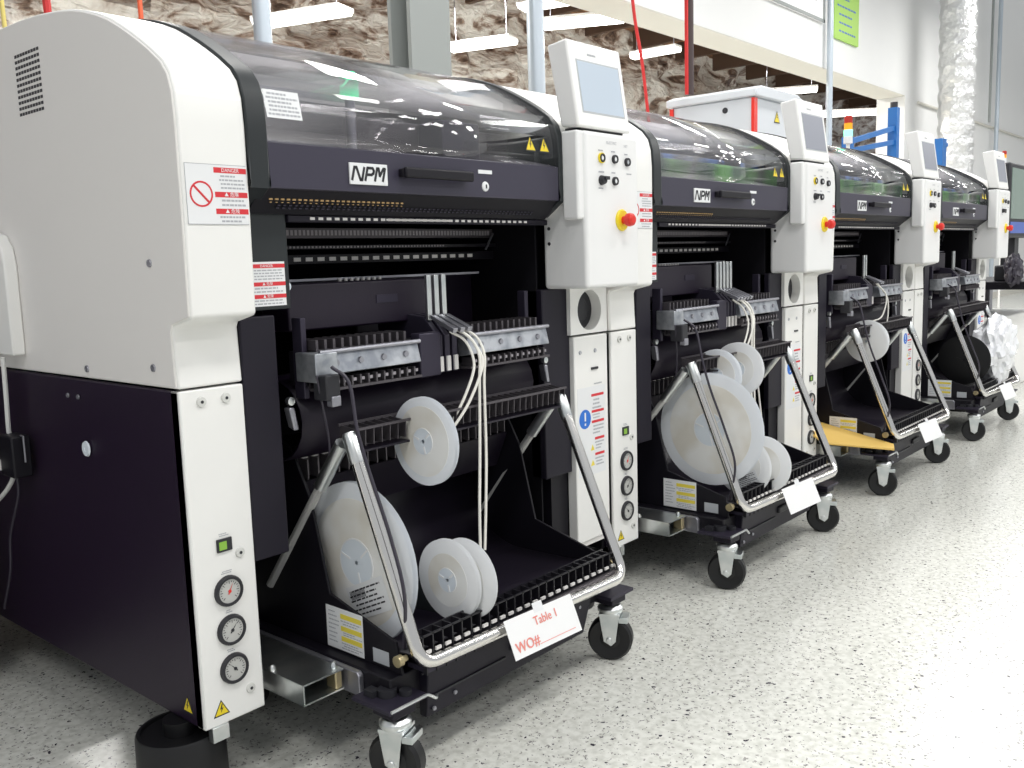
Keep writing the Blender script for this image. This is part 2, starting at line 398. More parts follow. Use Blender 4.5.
# ================================================================== THE MACHINE
# side profile of the upper cover (y,z), front edge top part
CURVE = [(-.057, .885), (-.060, 1.05), (-.060, 1.20), (-.057, 1.245), (-.048, 1.275), (-.030, 1.297), (.004, 1.321), (.035, 1.340), (.063, 1.356), (.095, 1.373), (.13, 1.390), (.17, 1.405), (.213, 1.418), (.26, 1.429), (.32, 1.438), (.40, 1.446), (.48, 1.450), (.60, 1.452)]
def curve_off(d, lo=1.0):
    out = []
    P = [Vector((0, y, z)) for y, z in CURVE]
    for i, p in enumerate(P):
        t = (P[min(i+1, len(P)-1)]-P[max(i-1, 0)]).normalized(); n = Vector((0, -t.z, t.y))
        q = p+n*d; out.append((q.y, q.z))
    return out
BACK = 1.95
def build_machine():
    T = empty('placement_machine', (0, 0, 0))
    # --- lower body
    MB().box(.0, .012, 0.004, BACK, .145, .757).build('side_panel', 'darkpanel', T, .003)
    MB().box(.0, .125, .0, .03, .145, .757).build('gauge_panel', 'white', T, .003)
    # --- upper covers
    prof = CURVE + [(1.85, 1.452), (BACK, 1.40), (BACK, .761), (.0, .761), (.002, .80), (.004, .858), (-.001, .868), (-.052, .880)]
    cov = MB().prism(prof, 0, .125).build('left_cover', 'white', T, .004, 3)
    sk = [(y, z) for y, z in prof]
    # grey side skin of the cover (a separate sheet, flush, slightly proud)
    sk = [(y+.003 if y < .5 else y, z-.003 if z > 1.25 else z) for y, z in CURVE] + [(1.85, 1.449), (BACK-.01, 1.40), (BACK-.01, .764), (.004, .764), (.005, .80), (.007, .858), (.002, .871), (-.050, .884)]
    MB().prism(sk, -.003, .004).build('cover_side_sheet', 'silver', T, .0015)
    rprof = CURVE[3:] + [(1.85, 1.452), (BACK, 1.40), (BACK, 1.062), (.0, 1.062), (-.055, 1.10)]
    MB().prism(rprof, 1.006, 1.274).build('right_cover', 'white', T, .004, 3)
    MB().prism([(.55, 1.440), (1.85, 1.440), (BACK, 1.39), (BACK, 1.30), (.55, 1.30)], .125, 1.006).build('roof_panel', 'white', T, .002)
    # interior shell
    sh = MB()
    sh.box(.125, .13, .03, .60, .20, 1.30); sh.box(1.00, 1.006, .03, .60, .20, 1.30)
    sh.box(.125, 1.006, .60, .61, .12, 1.44); sh.box(.0, 1.274, BACK-.01, BACK, .145, .761); sh.box(1.262, 1.274, .03, BACK, .145, .761)
    sh.box(1.006, 1.262, .062, .60, .16, 1.06); sh.box(1.006, 1.262, 1.94, BACK, .76, 1.07)
    sh.box(.012, 1.262, .62, BACK-.01, .145, .16)
    sh.build('inner_housing', 'matblack', T)
    # dark pillars either side of the bay
    MB().box(.1255, .235, -.006, .06, .885, 1.062).build('upper_left_pillar', 'hoodband', T, .002)
    MB().box(.1255, .20, -.002, .06, .425, .875).build('left_pillar_panel', 'pillar', T, .003)
    MB().box(.1255, .137, .02, .06, .16, .425).build('lower_left_pillar', 'black', T)
    MB().box(1.0, 1.11, .012, .06, .40, .885).build('right_pillar_panel', 'pillar', T, .003)
    MB().box(1.04, 1.11, .03, .06, .16, .40).build('lower_right_pillar', 'black', T)
    # side plate screws
    for (y, z) in ((.10, .945), (.045, .815), (.42, .80), (.35, .705+.02)):
        pass
    def side_screw(y, z, m='dullsteel', r=.007):
        MB().lathe((-.003, y, z), (-1, 0, 0), [(0, .002), (r*.3, .002), (r*.35, .003), (r*.9, .003), (r, 0)], 12).build('screw', m, T)
    side_screw(.056, .975); side_screw(.072, .775+.02); side_screw(.325, .78); side_screw(.42, .722, r=.005); side_screw(.375, .722, r=.005)
    side_screw(.36, .62, 'hub', .016)
    # vent on the side sheet
    v = MB()
    for i in range(11):
        for j in range(9):
            y = .510-.0125*j; z = 1.275+.011*i
            v.box(-.0038, -.003, y-.0045, y+.0045, z-.0028, z+.0028)
    v.build('vent_slots', 'ink', T)
    # small side hatch cover further back
    hatch = MB().prism([(.60, .795), (.60, .985), (.61, 1.02), (.635, 1.045), (.68, 1.055), (1.3, 1.055), (1.3, .795)], -.03, -.003).build('side_hatch', 'white', T, .004)
    # --- gauges
    for z, ang in ((.388, 1.1), (.315, .9), (.242, 2.3)):
        g = MB().lathe((.065, 0, z), (0, -1, 0), [(.0, .004), (.0215, .004), (.0225, .008), (.0265, .008), (.0285, .004), (.0285, 0)], 28).build('pressure_gauge', 'ink', T)
        MB().lathe((.065, -.004, z), (0, -1, 0), [(0, .0012), (.0225, .0012), (.0225, 0)], 28).build('gauge_dial', 'dial', g)
        pl = front(.065, z, -.0052); t = MB()
        for k in range(19):
            a = math.radians(225-270*k/18); c, s_ = math.cos(a), math.sin(a); r0 = .014 if k % 3 == 0 else .0165; w = .0006
            pl.poly(t, [(r0*c-w*s_, r0*s_+w*c), (.019*c-w*s_, .019*s_+w*c), (.019*c+w*s_, .019*s_-w*c), (r0*c+w*s_, r0*s_-w*c)], 0, .0003)
        t.build('scale_marks', 'ink', g)
        n = MB(); c, s_ = math.cos(ang), math.sin(ang)
        pl.poly(n, [(-.006*c-.0012*s_, -.006*s_+.0012*c), (-.006*c+.0012*s_, -.006*s_-.0012*c), (.015*c, .015*s_)], .0004, .0008); n.lathe((.065, -.0052, z), (0, -1, 0), [(0, .002), (.003, .0015), (.003, 0)], 12)
        n.build('needle', 'red' if ang == 1.1 else 'ink', g)
    lab = MB()
    for z, w in ((.492, .020), (.4225, .022), (.3495, .014), (.2765, .020)):
        pl = front(.064, z, -.0002)
        text_lines(lab, pl, -w/2, w/2, -.003, .004, 2, .5, 0)
    lab.build('gauge_captions', 'greyink', T)
    d = MB().box(.048, .078, -.004, 0, .462, .486).build('digital_display', 'ink', T, .001)
    MB().box(.0515, .0665, -.0045, -.004, .466, .481).build('lit_digits', 'lcd', d)
    for (x, z) in ((.094, .452), (.096, .192), (.040, .735), (.088, .736)):
        s_ = MB().lathe((x, 0, z), (0, -1, 0), [(0, .004), (.004, .004), (.0085, .0035), (.0095, 0)], 18).build('screw_cap', 'screwrubber', T)
        MB().lathe((x, -.004, z), (0, -1, 0), [(0, .0006), (.003, .0006), (.003, 0)], 8).build('socket', 'ink', s_)
    triangle_sign(T, front(.034, .175, 0), .030)
    triangle_sign(T, Plane((0, .055, .178), (0, -1, 0), (0, 0, 1)), .032)
    # --- right lower panels
    MB().box(1.112, 1.262, .0, .03, .20, .757).build('label_panel', 'white', T, .003)
    MB().box(1.112, 1.262, .005, .03, .185, .20).build('panel_foot_trim', 'silver', T, .002)
    # block with the round recess
    blk = MB(); cx, cz, R = 1.184, .824, .053; seg = 32
    x0, x1, z0, z1 = 1.100, 1.262, .763, .885
    ring = [(cx+R*math.cos(2*PI*i/seg), cz+R*math.sin(2*PI*i/seg)) for i in range(seg)]
    def onbox(t):
        c, s_ = math.cos(t), math.sin(t); k = []
        if c > 1e-9: k.append((x1-cx)/c)
        if c < -1e-9: k.append((x0-cx)/c)
        if s_ > 1e-9: k.append((z1-cz)/s_)
        if s_ < -1e-9: k.append((z0-cz)/s_)
        k = min(k); return (cx+k*c, cz+k*s_)
    angs = sorted([2*PI*i/seg for i in range(seg)]+[math.atan2(zz-cz, xx-cx) % (2*PI) for xx in (x0, x1) for zz in (z0, z1)])
    F = [blk.bm.verts.new((*[(cx+R*math.cos(t)), 0, cz+R*math.sin(t)],)) for t in angs]
    O = [blk.bm.verts.new((onbox(t)[0], 0, onbox(t)[1])) for t in angs]
    D = [blk.bm.verts.new((cx+R*math.cos(t), .032, cz+R*math.sin(t))) for t in angs]
    E = [blk.bm.verts.new((onbox(t)[0], .06, onbox(t)[1])) for t in angs]
    n = len(angs)
    for i in range(n):
        j = (i+1) % n
        blk.bm.faces.new([F[i], F[j], O[j], O[i]]); blk.bm.faces.new([F[i], F[j], D[j], D[i]]); blk.bm.faces.new([O[i], O[j], E[j], E[i]])
    blk.bm.faces.new(E)
    b_ = blk.build('port_block', 'white', T)
    MB().lathe((cx, .0325, cz), (0, -1, 0), [(0, .004), (.030, .004), (.034, .001), (R+.001, 0), (R+.001, -.008), (0, -.008)], 32).build('black_port', 'ink', b_)
    # screws and labels on label panel
    for x in (1.138, 1.205):
        MB().lathe((x, 0, .715), (0, -1, 0), [(0, .002), (.005, .002), (.006, 0)], 12).build('screw', 'greyink', T)
    MB().box(1.185, 1.215, -.003, 0, .665, .671).build('key_slot', 'ink', T)
    pl = front(1.122, .36, 0)
    w_ = MB()
    pl.slab(w_, .0, .125, .02, .26, 0, .0004); wl = w_.build('instruction_label', 'sticker', T)
    ic = MB(); pl.ring(ic, .032, .175, 0.0001, .026, .0004, .0008); ic.build('mandatory_sign', 'blueink', wl)
    ex = MB(); pl.slab(ex, .029, .035, .170, .193, .0009, .0012); pl.slab(ex, .029, .035, .158, .164, .0009, .0012); ex.build('exclamation_mark', 'paper', wl)
    for b in (.232, .188, .160, .113, .070): pl.slab(MB(), .062 if b > .12 else .075, .118, b, b+.007, .0004, .0008).build('red_header', 'redink', wl)
    tl = MB(); text_lines(tl, pl, .066, .116, .196, .228, 3); text_lines(tl, pl, .066, .116, .170, .186, 2); text_lines(tl, pl, .066, .116, .128, .156, 3); text_lines(tl, pl, .075, .116, .085, .110, 3); text_lines(tl, pl, .075, .116, .040, .066, 3)
    text_lines(tl, pl, .075, .112, .262, .270, 1)
    tl.build('small_print', 'greyink', wl)
    yt = MB()
    for b in (.086, .044): pl.poly(yt, [(.055, b), (.072, b), (.0635, b+.016)], .0004, .0008)
    yt.build('yellow_triangles', 'yellowink', wl)
    # --- danger labels
    danger_label(T, front(.006, 1.035, -.0605), .114, .098, True)
    danger_label(T, front(.147, .892, -.0062), .078, .080, False)
    # --- hood: lower panel, edge bands, lid
    def hoodseg(lo, hi, d): return [q for q, c in zip(curve_off(d), CURVE) if lo <= c[1] <= hi]
    out = [(y, z) for y, z in curve_off(.004) if z > 1.19]; out = [(-.064, 1.095), (-.064, 1.178)]+out
    inn = [(y, z) for y, z in curve_off(-.014) if z > 1.17][::-1]
    band = [(-.050, 1.075)]+out[:-2]+inn[2:]+[(-.044, 1.10)]
    lowb = [(-.045, 1.045), (-.062, 1.085)]
    for (xa, xb, nm) in ((.1255, .166, 'hood_edge_band'), (.984, 1.0065, 'hood_edge_band')):
        MB().prism([(-.008, 1.06), (-.064, 1.10)]+out[:-2]+inn[2:]+[(-.008, 1.20)], xa, xb).build(nm, 'hoodband', T, .003)
    hd = MB().prism([(-.062, 1.098), (-.062, 1.178), (-.050, 1.178), (-.046, 1.150), (-.044, 1.098)], .166, .984).build('hood_front', 'hood', T, .002)
    MB().prism([(-.055, 1.098), (-.012, 1.057), (.0, 1.057), (-.03, 1.098)], .15, .99).build('hood_underside', 'black', T)
    g = MB()
    for i in range(26): g.box(.178+i*.0125, .185+i*.0125, -.0405, -.038, 1.080, 1.083); 
    for i in range(26): g.box(.181+i*.0125, .185+i*.0125, -.037, -.035, 1.0755, 1.077)
    g.build('brass_contacts', 'gold', T)
    g = MB()
    for r in range(2):
        for i in range(58): g.box(.20+i*.0125, .206+i*.0125, -.0325+r*.004, -.030+r*.004, 1.0705-r*.0045, 1.0725-r*.0045)
    g.build('perforated_strip', 'plate', T)
    bar = MB().box(.236, 1.0, -.012, .004, 1.043, 1.056).build('light_bar', 'pillar', T, .002)
    g = MB()
    for i in range(33):
        x = .285+i*.0195
        g.box(x, x+.011, -.0128, -.012, 1.0475, 1.0525)
    g.box(.475, .66, -.0128, -.012, 1.048, 1.052)
    g.build('bright_squares', 'tooth', bar)
    # badge, handle, lock
    bd = MB().box(.342, .436, -.066, -.062, 1.112, 1.152).build('badge', 'sticker', T, .001)
    pl = front(.389, 1.132, -.066)
    t = MB()
    def stroke(pts, w):
        for (a, b) in zip(pts, pts[1:]):
            a = (a[0]+a[1]*.28, a[1]); b = (b[0]+b[1]*.28, b[1])
            dx, dy = b[0]-a[0], b[1]-a[1]; l = math.hypot(dx, dy); nx_, ny_ = -dy/l*w/2, dx/l*w/2; ex_, ey_ = dx/l*w*.3, dy/l*w*.3
            pl.poly(t, [(a[0]+nx_-ex_, a[1]+ny_-ey_), (a[0]-nx_-ex_, a[1]-ny_-ey_), (b[0]-nx_+ex_, b[1]-ny_+ey_), (b[0]+nx_+ex_, b[1]+ny_+ey_)], .0001, .0006)
    k = .0115
    stroke([(-.039, -k), (-.039, k), (-.034, k), (-.019, -k), (-.015, -k), (-.015, k)], .0052)
    stroke([(-.007, -k), (-.007, k), (.006, k), (.010, k*.6), (.010, k*.2), (.006, -.001), (-.005, -.001)], .0052)
    stroke([(.017, -k), (.017, k), (.021, k), (.027, -k*.2), (.033, k), (.037, k), (.037, -k)], .0052)
    t.build('logo_letters', 'ink', bd)
    h = MB(); h.box(.468, .664, -.086, -.074, 1.128, 1.149); h.box(.468, .496, -.076, -.060, 1.130, 1.147); h.box(.642, .664, -.076, -.060, 1.130, 1.147); h.build('handle', 'black', T, .004, 3)
    lk = MB().lathe((.722, -.062, 1.122), (0, -1, 0), [(0, .003), (.007, .003), (.010, .002), (.011, 0)], 20).build('lock', 'sticker', T)
    MB().box(.7205, .7235, -.0665, -.065, 1.118, 1.126).build('keyhole', 'ink', lk)
    MB().box(.700, .744, -.0632, -.062, 1.149, 1.157).build('lock_label', 'sticker', T)
    # clear lid
    lidp = [(-.0585, 1.172)]+[(y, z) for y, z in curve_off(.0) if z > 1.19 and y < .56]
    MB().sheet(lidp, .160, .990).build('clear_lid', 'lid', T, solid=.003)
    MB().box(.125, 1.006, .545, .575, 1.42, 1.456).build('lid_hinge_rail', 'hoodband', T, .003)
    # paper label on lid (left) and warning triangles (right)
    def on_curve(z): 
        for (a, b) in zip(CURVE, CURVE[1:]):
            if a[1] <= z <= b[1]: t_ = (z-a[1])/(b[1]-a[1]); return a[0]+(b[0]-a[0])*t_
    lp_ = Plane((.168, -.0640, 1.218), (1, 0, 0), (0, .012, .055))
    ll = lp_.slab(MB(), 0, .074, 0, .050, 0, .0006).build('lid_label', 'sticker', T)
    tl = MB(); text_lines(tl, lp_, .004, .070, .003, .047, 6, .5, 0.0008); tl.build('small_print', 'greyink', ll)
    for x in (.878, .928):
        triangle_sign(T, Plane((x, -.0640, 1.222), (1, 0, 0), (0, .003, .03)), .036)
    # --- what is under the lid: gantry beam, heads
    MB().box(.14, .99, .10, .16, 1.20, 1.27).build('gantry_beam', 'railgrey', T, .004)
    MB().box(.14, .99, .30, .36, 1.26, 1.33).build('rear_gantry_beam', 'dullsteel', T, .004)
    MB().box(.14, .99, -.03, .58, 1.10, 1.11).build('inner_tray', 'black', T)
    hdm = MB().box(.68, .80, .02, .10, 1.13, 1.27).build('placement_head', 'plate', T, .004)
    MB().box(.20, .42, .00, .08, 1.12, 1.16).build('nozzle_station', 'plate', T, .003)
    ip = [(y, z) for y, z in curve_off(.030) if z > 1.19 and y > .02 and y < .56]
    ip = [(2*c[0]-q[0], 2*c[1]-q[1]) for q, c in [(a_, b_) for a_, b_ in zip(curve_off(.030), CURVE)] if .08 < c[0] < .56]
    MB().sheet([(ip[0][0], ip[0][1]-.05)]+ip, .168, .984).build('inner_bright_sheet', 'white', T, solid=.003)  # white sheet added so the lid's upper part looks bright
    # --- bay interior rails
    def rail(nm, x0, x1, y, z, h, m='railgrey', d=.02): return MB().box(x0, x1, y, y+d, z, z+h).build(nm, m, T, .001)
    r1 = rail('perforated_rail', .15, 1.0, .17, 1.020, .022, 'railgrey')
    g = MB()
    for i in range(60): g.box(.36+i*.0105, .3665+i*.0105, .1690, .17, 1.026, 1.037)
    g.build('rail_slots', 'dot', r1)
    r2 = rail('slotted_rail', .15, 1.0, .17, .966, .020, 'black')
    g = MB()
    for i in range(18): g.box(.375+i*.031, .393+i*.031, .1690, .17, .972, .980)
    g.build('white_slots', 'tooth', r2)
    r3 = rail('fine_perforated_rail', .15, 1.0, .16, .997, .008, 'railblack')
    g = MB()
    for i in range(50): g.box(.34+i*.0095, .3445+i*.0095, .1592, .16, .999, 1.003)
    g.build('rail_slots', 'dot', r3)
    r4 = rail('nozzle_rail', .20, .90, .13, .930, .006, 'dullsteel', .01)
    g = MB()
    for i in range(8): g.cyl((.46+i*.016, .128, .918), (.46+i*.016, .128, .934), .004, seg=8)
    g.build('nozzle_tips', 'tooth', r4)
    MB().box(.14, .60, .20, .30, .845, .93).build('conveyor_body', 'drum', T, .005)
    MB().box(.60, 1.0, .25, .30, .80, .93).build('conveyor_rear_plate', 'drum', T, .004)
    MB().hexa([(.245, .03, .90), (.262, .03, .90), (.262, .05, .90), (.245, .05, .90), (.225, .03, .985), (.240, .03, .985), (.240, .05, .985), (.225, .05, .985)]).build('angled_bracket', 'hood', T, .002)
    MB().lathe((.247, .028, .925), (0, -1, 0), [(0, .010), (.009, .009), (.012, .0), (.012, -.01)], 14).build('blue_grey_knob', 'hub', T)
    g = MB().tube([(.96, .16, .99), (.99, .16, 1.03)], .003).build('bright_pin', 'dullsteel', T)
    # --- console
    con = MB().box(1.020, 1.250, -.115, .02, .886, 1.262).build('console', 'console', T, .010, 4)
    MB().box(.998, 1.030, -.108, -.0602, 1.053, 1.262).build('console_shoulder', 'console', T, .006, 3)
    for (z) in (1.035, .998):
        MB().lathe((1.020, .000, z), (-1, 0, 0), [(0, .002), (.004, .002), (.0045, 0)], 12).build('screw', 'ink', con)
    pl = front(1.020, .886, -.115)
    # five buttons: position from picture (x,z)
    def button(x, z, ringm, capm, r=.0105):
        b = MB().lathe((x, -.115, z), (0, -1, 0), [(0, .004), (r*.6, .004), (r*.62, .007), (r*.95, .007), (r, .005), (r, 0)], 22).build('push_button', ringm, con)
        MB().lathe((x, -.119, z), (0, -1, 0), [(0, .002), (r*.5, .0015), (r*.6, 0)], 18).build('button_cap', capm, b); return b
    button(1.085, 1.200, 'ink', 'sticker'); button(1.141, 1.200, 'ink', 'sticker'); button(1.196, 1.196, 'ink', 'greysticker')
    button(1.141, 1.147, 'ink', 'sticker')
    yr = MB(); front(1.085, 1.200, -.115).ring(yr, 0, 0, .0105, .0125, 0, .005); yr.build('amber_button_ring', 'yellow', con)
    k = MB().lathe((1.085, -.115, 1.147), (0, -1, 0), [(0, .012), (.009, .012), (.012, .002), (.012, 0)], 20).build('key_switch', 'ink', con)
    MB().box(1.083, 1.101, -.130, -.124, 1.148, 1.156).build('key_grip', 'ink', k)
    tx = MB()
    text_bm(tx, 'ELECTRIC', .010, (1.13, -.1150, 1.238), (1, 0, 0), (0, 0, 1), th=.0005)
    text_bm(tx, 'NET', .009, (1.192, -.1150, 1.234), (1, 0, 0), (0, 0, 1), th=.0005)
    for (x, z) in ((1.085, 1.218), (1.141, 1.218), (1.196, 1.215), (1.085, 1.167), (1.141, 1.167), (1.205, 1.167), (1.085, 1.128)): text_lines(tx, front(x, z, -.115), -.013, .013, -.002, .002, 1, .8, .0004)
    tx.build('button_captions', 'greyink', con)
    e = MB().lathe((1.170, -.115, 1.052), (0, -1, 0), [(0, .006), (.024, .006), (.027, .003), (.027, 0)], 30).build('emergency_stop', 'yellow', con)
    MB().lathe((1.170, -.121, 1.052), (0, -1, 0), [(0, .032), (.010, .031), (.015, .027), (.017, .020), (.016, .012), (.010, .008), (.010, 0)], 26).build('red_mushroom_button', 'red', e)
    # --- monitor: tilted box
    lo = [(-.112, 1.268), (-.060, 1.272)]; hi = [(-.081, 1.474), (-.022, 1.466)]
    mon = MB().hexa([(1.0, lo[0][0], lo[0][1]), (1.222, lo[0][0], lo[0][1]), (1.222, lo[1][0], lo[1][1]), (1.0, lo[1][0], lo[1][1]),
                     (1.0, hi[0][0], hi[0][1]), (1.222, hi[0][0], hi[0][1]), (1.222, hi[1][0], hi[1][1]), (1.0, hi[1][0], hi[1][1])]).build('monitor', 'monw', T, .006, 3)
    up = Vector((0, hi[0][0]-lo[0][0], hi[0][1]-lo[0][1]))
    mp = Plane((1.0, lo[0][0], lo[0][1]), (1, 0, 0), up)
    mp.slab(MB(), .026, .204, .036, .163, 0, .0008).build('screen_frame', 'greysticker', mon)
    mp.slab(MB(), .030, .200, .040, .159, .0008, .0014).build('screen', 'screen', mon)
    t = MB(); text_lines(t, Plane(mp.p(.072, .176), mp.r, mp.u), 0, .04, 0, .006, 1, .8, .0005); t.build('maker_mark', 'greyink', mon)
    MB().box(1.03, 1.21, -.095, -.05, 1.256, 1.272).build('monitor_hinge', 'ink', T)
    # feet
    for (x, y) in ((.0, .09), (1.17, .09), (.085, 1.7), (1.17, 1.7)):
        f = MB().lathe((x, y, 0), (0, 0, 1), [(0, 0), (.079, 0), (.081, .01), (.079, .120), (.076, .126), (.070, .126), (.069, .120), (.03, .118), (.03, .145), (0, .145)], 36).build('levelling_foot', 'rubber', T)
    MB().box(.012, .045, -.004, .012, .118, .146).build('foot_clip', 'steel', T, .001)
    return T

MACH = build_machine()
mlab = ['nearest placement machine, showing its tall grey side with vent slots and black lower panel',
        'second placement machine from the left, bright green seen through its lid',
        'third placement machine from the left, yellow padded paper lying at its foot',
        'farthest placement machine, with the crumpled white plastic film in front of it']
MS = []
for i in range(4):
    m = MACH if i == 0 else copy_tree(MACH)
    m.location.x = 1.28*i; tag(m, mlab[i], 'placement machine', 'row of component placement machines'); MS.append(m)
for m in MS[1:]:
    for c in kids(m):
        if c.name.startswith('side_hatch'): bpy.data.objects.remove(c); continue
        if c.name.startswith('monitor') and not c.name.startswith('monitor_'):
            for s_ in kids(c):
                if s_.name.startswith('screen') and 'frame' not in s_.name:
                    s_.data = s_.data.copy(); s_.data.materials[0] = M['screengrey']
        if c.name.startswith('lid_label'):
            for s_ in kids(c): bpy.data.objects.remove(s_)
            bpy.data.objects.remove(c)
# boards on the conveyor under each lid
for i in range(1, 4):
    x = 1.28*i
    b = MB().box(x+.18, x+.975, -.030, .03, 1.125, 1.236).build('board_cover', 'pcb', MS[i], .01)
    b.location.x = -x
    b = MB().box(x+.18, x+.975, .02, .05, 1.236, 1.258).build('blue_conveyor_guide', 'pcbblue', MS[i], .004)
    b.location.x = -x
# added glowing body for the signal tower's green glow in the first lid
g = MB().lathe((.452, .055, 1.296), (0, 0, 1), [(0, 0), (.019, 0), (.019, .040), (.013, .050), (0, .051)], 20).build('green_glow_body', 'greenglow', MS[0])
MB().lathe((.452, .055, 1.11), (0, 0, 1), [(.010, 0), (.010, .186)], 12).build('glow_body_stem', 'dullsteel', g)
MB().lathe((.70, .62, 1.452), (0, 0, 1), [(.04, 0), (.04, .03), (.025, .045), (0, .048)], 20).build('roof_sensor_dome', 'white', MS[0])

# ================================================================== CART
def comb(mb, x0, x1, y, z, step, tw, th, td): 
    n = int((x1-x0)/step)
    for i in range(n+1):
        x = x0+i*step; mb.box(x, x+tw, y, y+td, z, z+th)
def build_cart():
    T = empty('feeder_cart', (0, 0, 0))
    # side plates with stepped front edge
    sp = [(.30, .20), (.30, .60), (.17, .62), (.10, .60), (.045, .50), (.0, .315), (-.19, .262), (-.205, .20)]
    for x in (.288, .934):
        MB().prism(sp, x, x+.006).build('side_plate', 'black', T, .001)
    # bin : curved tray
    pr = []
    for k in range(13):
        t = k/12; a = -PI/2+t*PI/2*1.0
        pr.append((.05+.16*math.cos(a), .37+.14*math.sin(a)))
    pr = [(-.225, .245), (-.10, .232)]+pr+[(.215, .50)]
    MB().sheet(pr, .294, .934).build('bin_tray', 'bin', T, solid=.003)
    MB().box(.294, .934, .215, .225, .46, .60).build('bin_back_plate', 'bin', T)
    # guide drum sheet
    pr = [(.12-.10*math.sin(t*PI/10)*1.0, .66+.085*math.cos(t*PI/10)) for t in range(0, 11)]
    MB().sheet(pr, .262, .965).build('guide_drum', 'drum', T, solid=.004)
    # base frame
    b = MB(); b.box(.262, .975, -.20, .33, .150, .200); b.build('base_deck', 'black', T, .003)
    fp = MB(); fp.hexa([(.335, -.215, .100), (.840, -.215, .100), (.840, -.195, .100), (.335, -.195, .100), (.335, -.225, .205), (.870, -.225, .205), (.870, -.195, .205), (.335, -.195, .205)])
    f = fp.build('front_apron', 'pillar', T, .003)
    MB().box(.575, .655, -.229, -.218, .150, .172).build('grip_slot', 'ink', f, .004)
    MB().box(.345, .56, -.2225, -.2195, .140, .144).build('apron_seam', 'ink', f)
    g = MB()
    for (x, z) in ((.352, .185), (.352, .115), (.41, .125), (.82, .17)): g.lathe((x, -.219, z), (0, -1, 0), [(0, .003), (.004, .003), (.005, 0)], 10)
    g.build('apron_bolts', 'dullsteel', f)
    MB().box(.315, .945, -.245, -.19, .205, .215).build('front_ledge', 'plate', T, .001)
    # front comb
    c = MB(); c.box(.308, .930, -.252, -.247, .229, .236); c.box(.308, .930, -.247, -.205, .229, .233); fr = c.build('front_comb_rail', 'railgrey', T)
    c = MB(); comb(c, .312, .925, -.238, .233, .0262, .003, .043, .030); c.box(.308, .930, -.210, -.206, .250, .276); comb(c, .312, .925, -.247, .203, .0262, .003, .027, .010); c.box(.308, .93, -.238, -.234, .273, .276); c.box(.308, .93, -.240, -.206, .229, .234); c.box(.308, .93, -.238, -.234, .203, .206)
    c.build('front_comb_teeth', 'railblack', fr)
    c = MB(); comb(c, .3165, .92, -.2425, .241, .0262, .014, .006, .004); c.build('white_slot_marks', 'tooth', fr)
    # upper comb
    c = MB(); c.box(.300, .955, -.094, -.090, .650, .655); c.box(.300, .955, -.045, -.041, .655, .660); c.box(.300, .955, -.060, -.02, .612, .616)
    up = c.build('upper_comb_rail', 'railgrey', T)
    c = MB(); n = 32
    for i in range(n):
        x = .304+i*.0208; c.hexa([(x,-.090,.618),(x+.002,-.090,.618),(x+.002,-.042,.618),(x,-.042,.618),(x,-.092,.652),(x+.002,-.092,.652),(x+.002,-.042,.657),(x,-.042,.657)])
    c.build('upper_comb_fins', 'railgrey', up)
    c = MB().box(.300, .955, -.088, -.03, .606, .610); c.build('upper_comb_tray', 'bin', up)
    # middle comb
    c = MB(); c.box(.30, .93, .10, .104, .575, .60); mc = c.build('middle_comb_rail', 'railblack', T)
    c = MB(); comb(c, .305, .92, .07, .535, .0262, .003, .040, .030); c.box(.30, .93, .098, .101, .535, .576); c.build('middle_comb_teeth', 'railgrey', mc)
    c = MB(); comb(c, .309, .915, .094, .573, .0262, .016, .008, .006); c.build('white_slot_marks', 'tooth', mc)
    MB().hexa([(.295,.12,.44),(.93,.12,.44),(.93,.13,.44),(.295,.13,.44),(.295,.08,.53),(.93,.08,.53),(.93,.09,.53),(.295,.09,.53)]).build('inner_guide_plate', 'bin', T)
    # tubular front frame
    P = [(.300, -.075, .640), (.300, -.245, .226), (.938, -.262, .218), (.952, -.075, .628)]
    fr = MB().tube(fillet(P, .040, 7), .0132, 16).build('tubular_guard', 'chrome', T)
    for (x, y, z, x2) in ((.300, -.075, .640, .300), (.952, -.075, .628, .952)):
        MB().lathe((x, y, z), (0, .38, .92), [(.0145, -.055), (.0155, -.05), (.0155, .0), (.013, .006), (0, .007)], 16).build('guard_end_sleeve', 'steel', fr)
    for (xa, s_) in ((.292, 1), (.946, -1)):
        st = MB().tube([(xa, -.060, .622), (xa-.005, .20, .292)], .0095, 10).build('gas_strut', 'satin', T)
        MB().tube([(xa, -.062, .625), (xa-.0015, .012, .531)], .0145, 12).build('strut_sleeve', 'steel', st)
    for xx, sg in ((.290, -1), (.950, 1)):
        MB().lathe((xx, -.216, .238), (sg, 0, 0), [(.006, 0), (.006, .012), (.011, .013), (.011, .024), (0, .025)], 14).build('hinge_knob', 'goldknob', T)
    # feeder bank
    fb = MB().box(.262, .952, -.012, .05, .735, .80).build('feeder_bank', 'railblack', T, .002)
    c = MB()
    comb(c, .275, .515, -.02, .800, .0205, .006, .022, .06); c.box(.275, .521, -.016, .04, .799, .803); c.build('bank_top_comb', 'railgrey', fb)
    c = MB(); comb(c, .665, .935, -.02, .800, .0205, .006, .022, .06); c.box(.665, .941, -.016, .04, .799, .803); c.build('bank_top_comb', 'railgrey', fb)
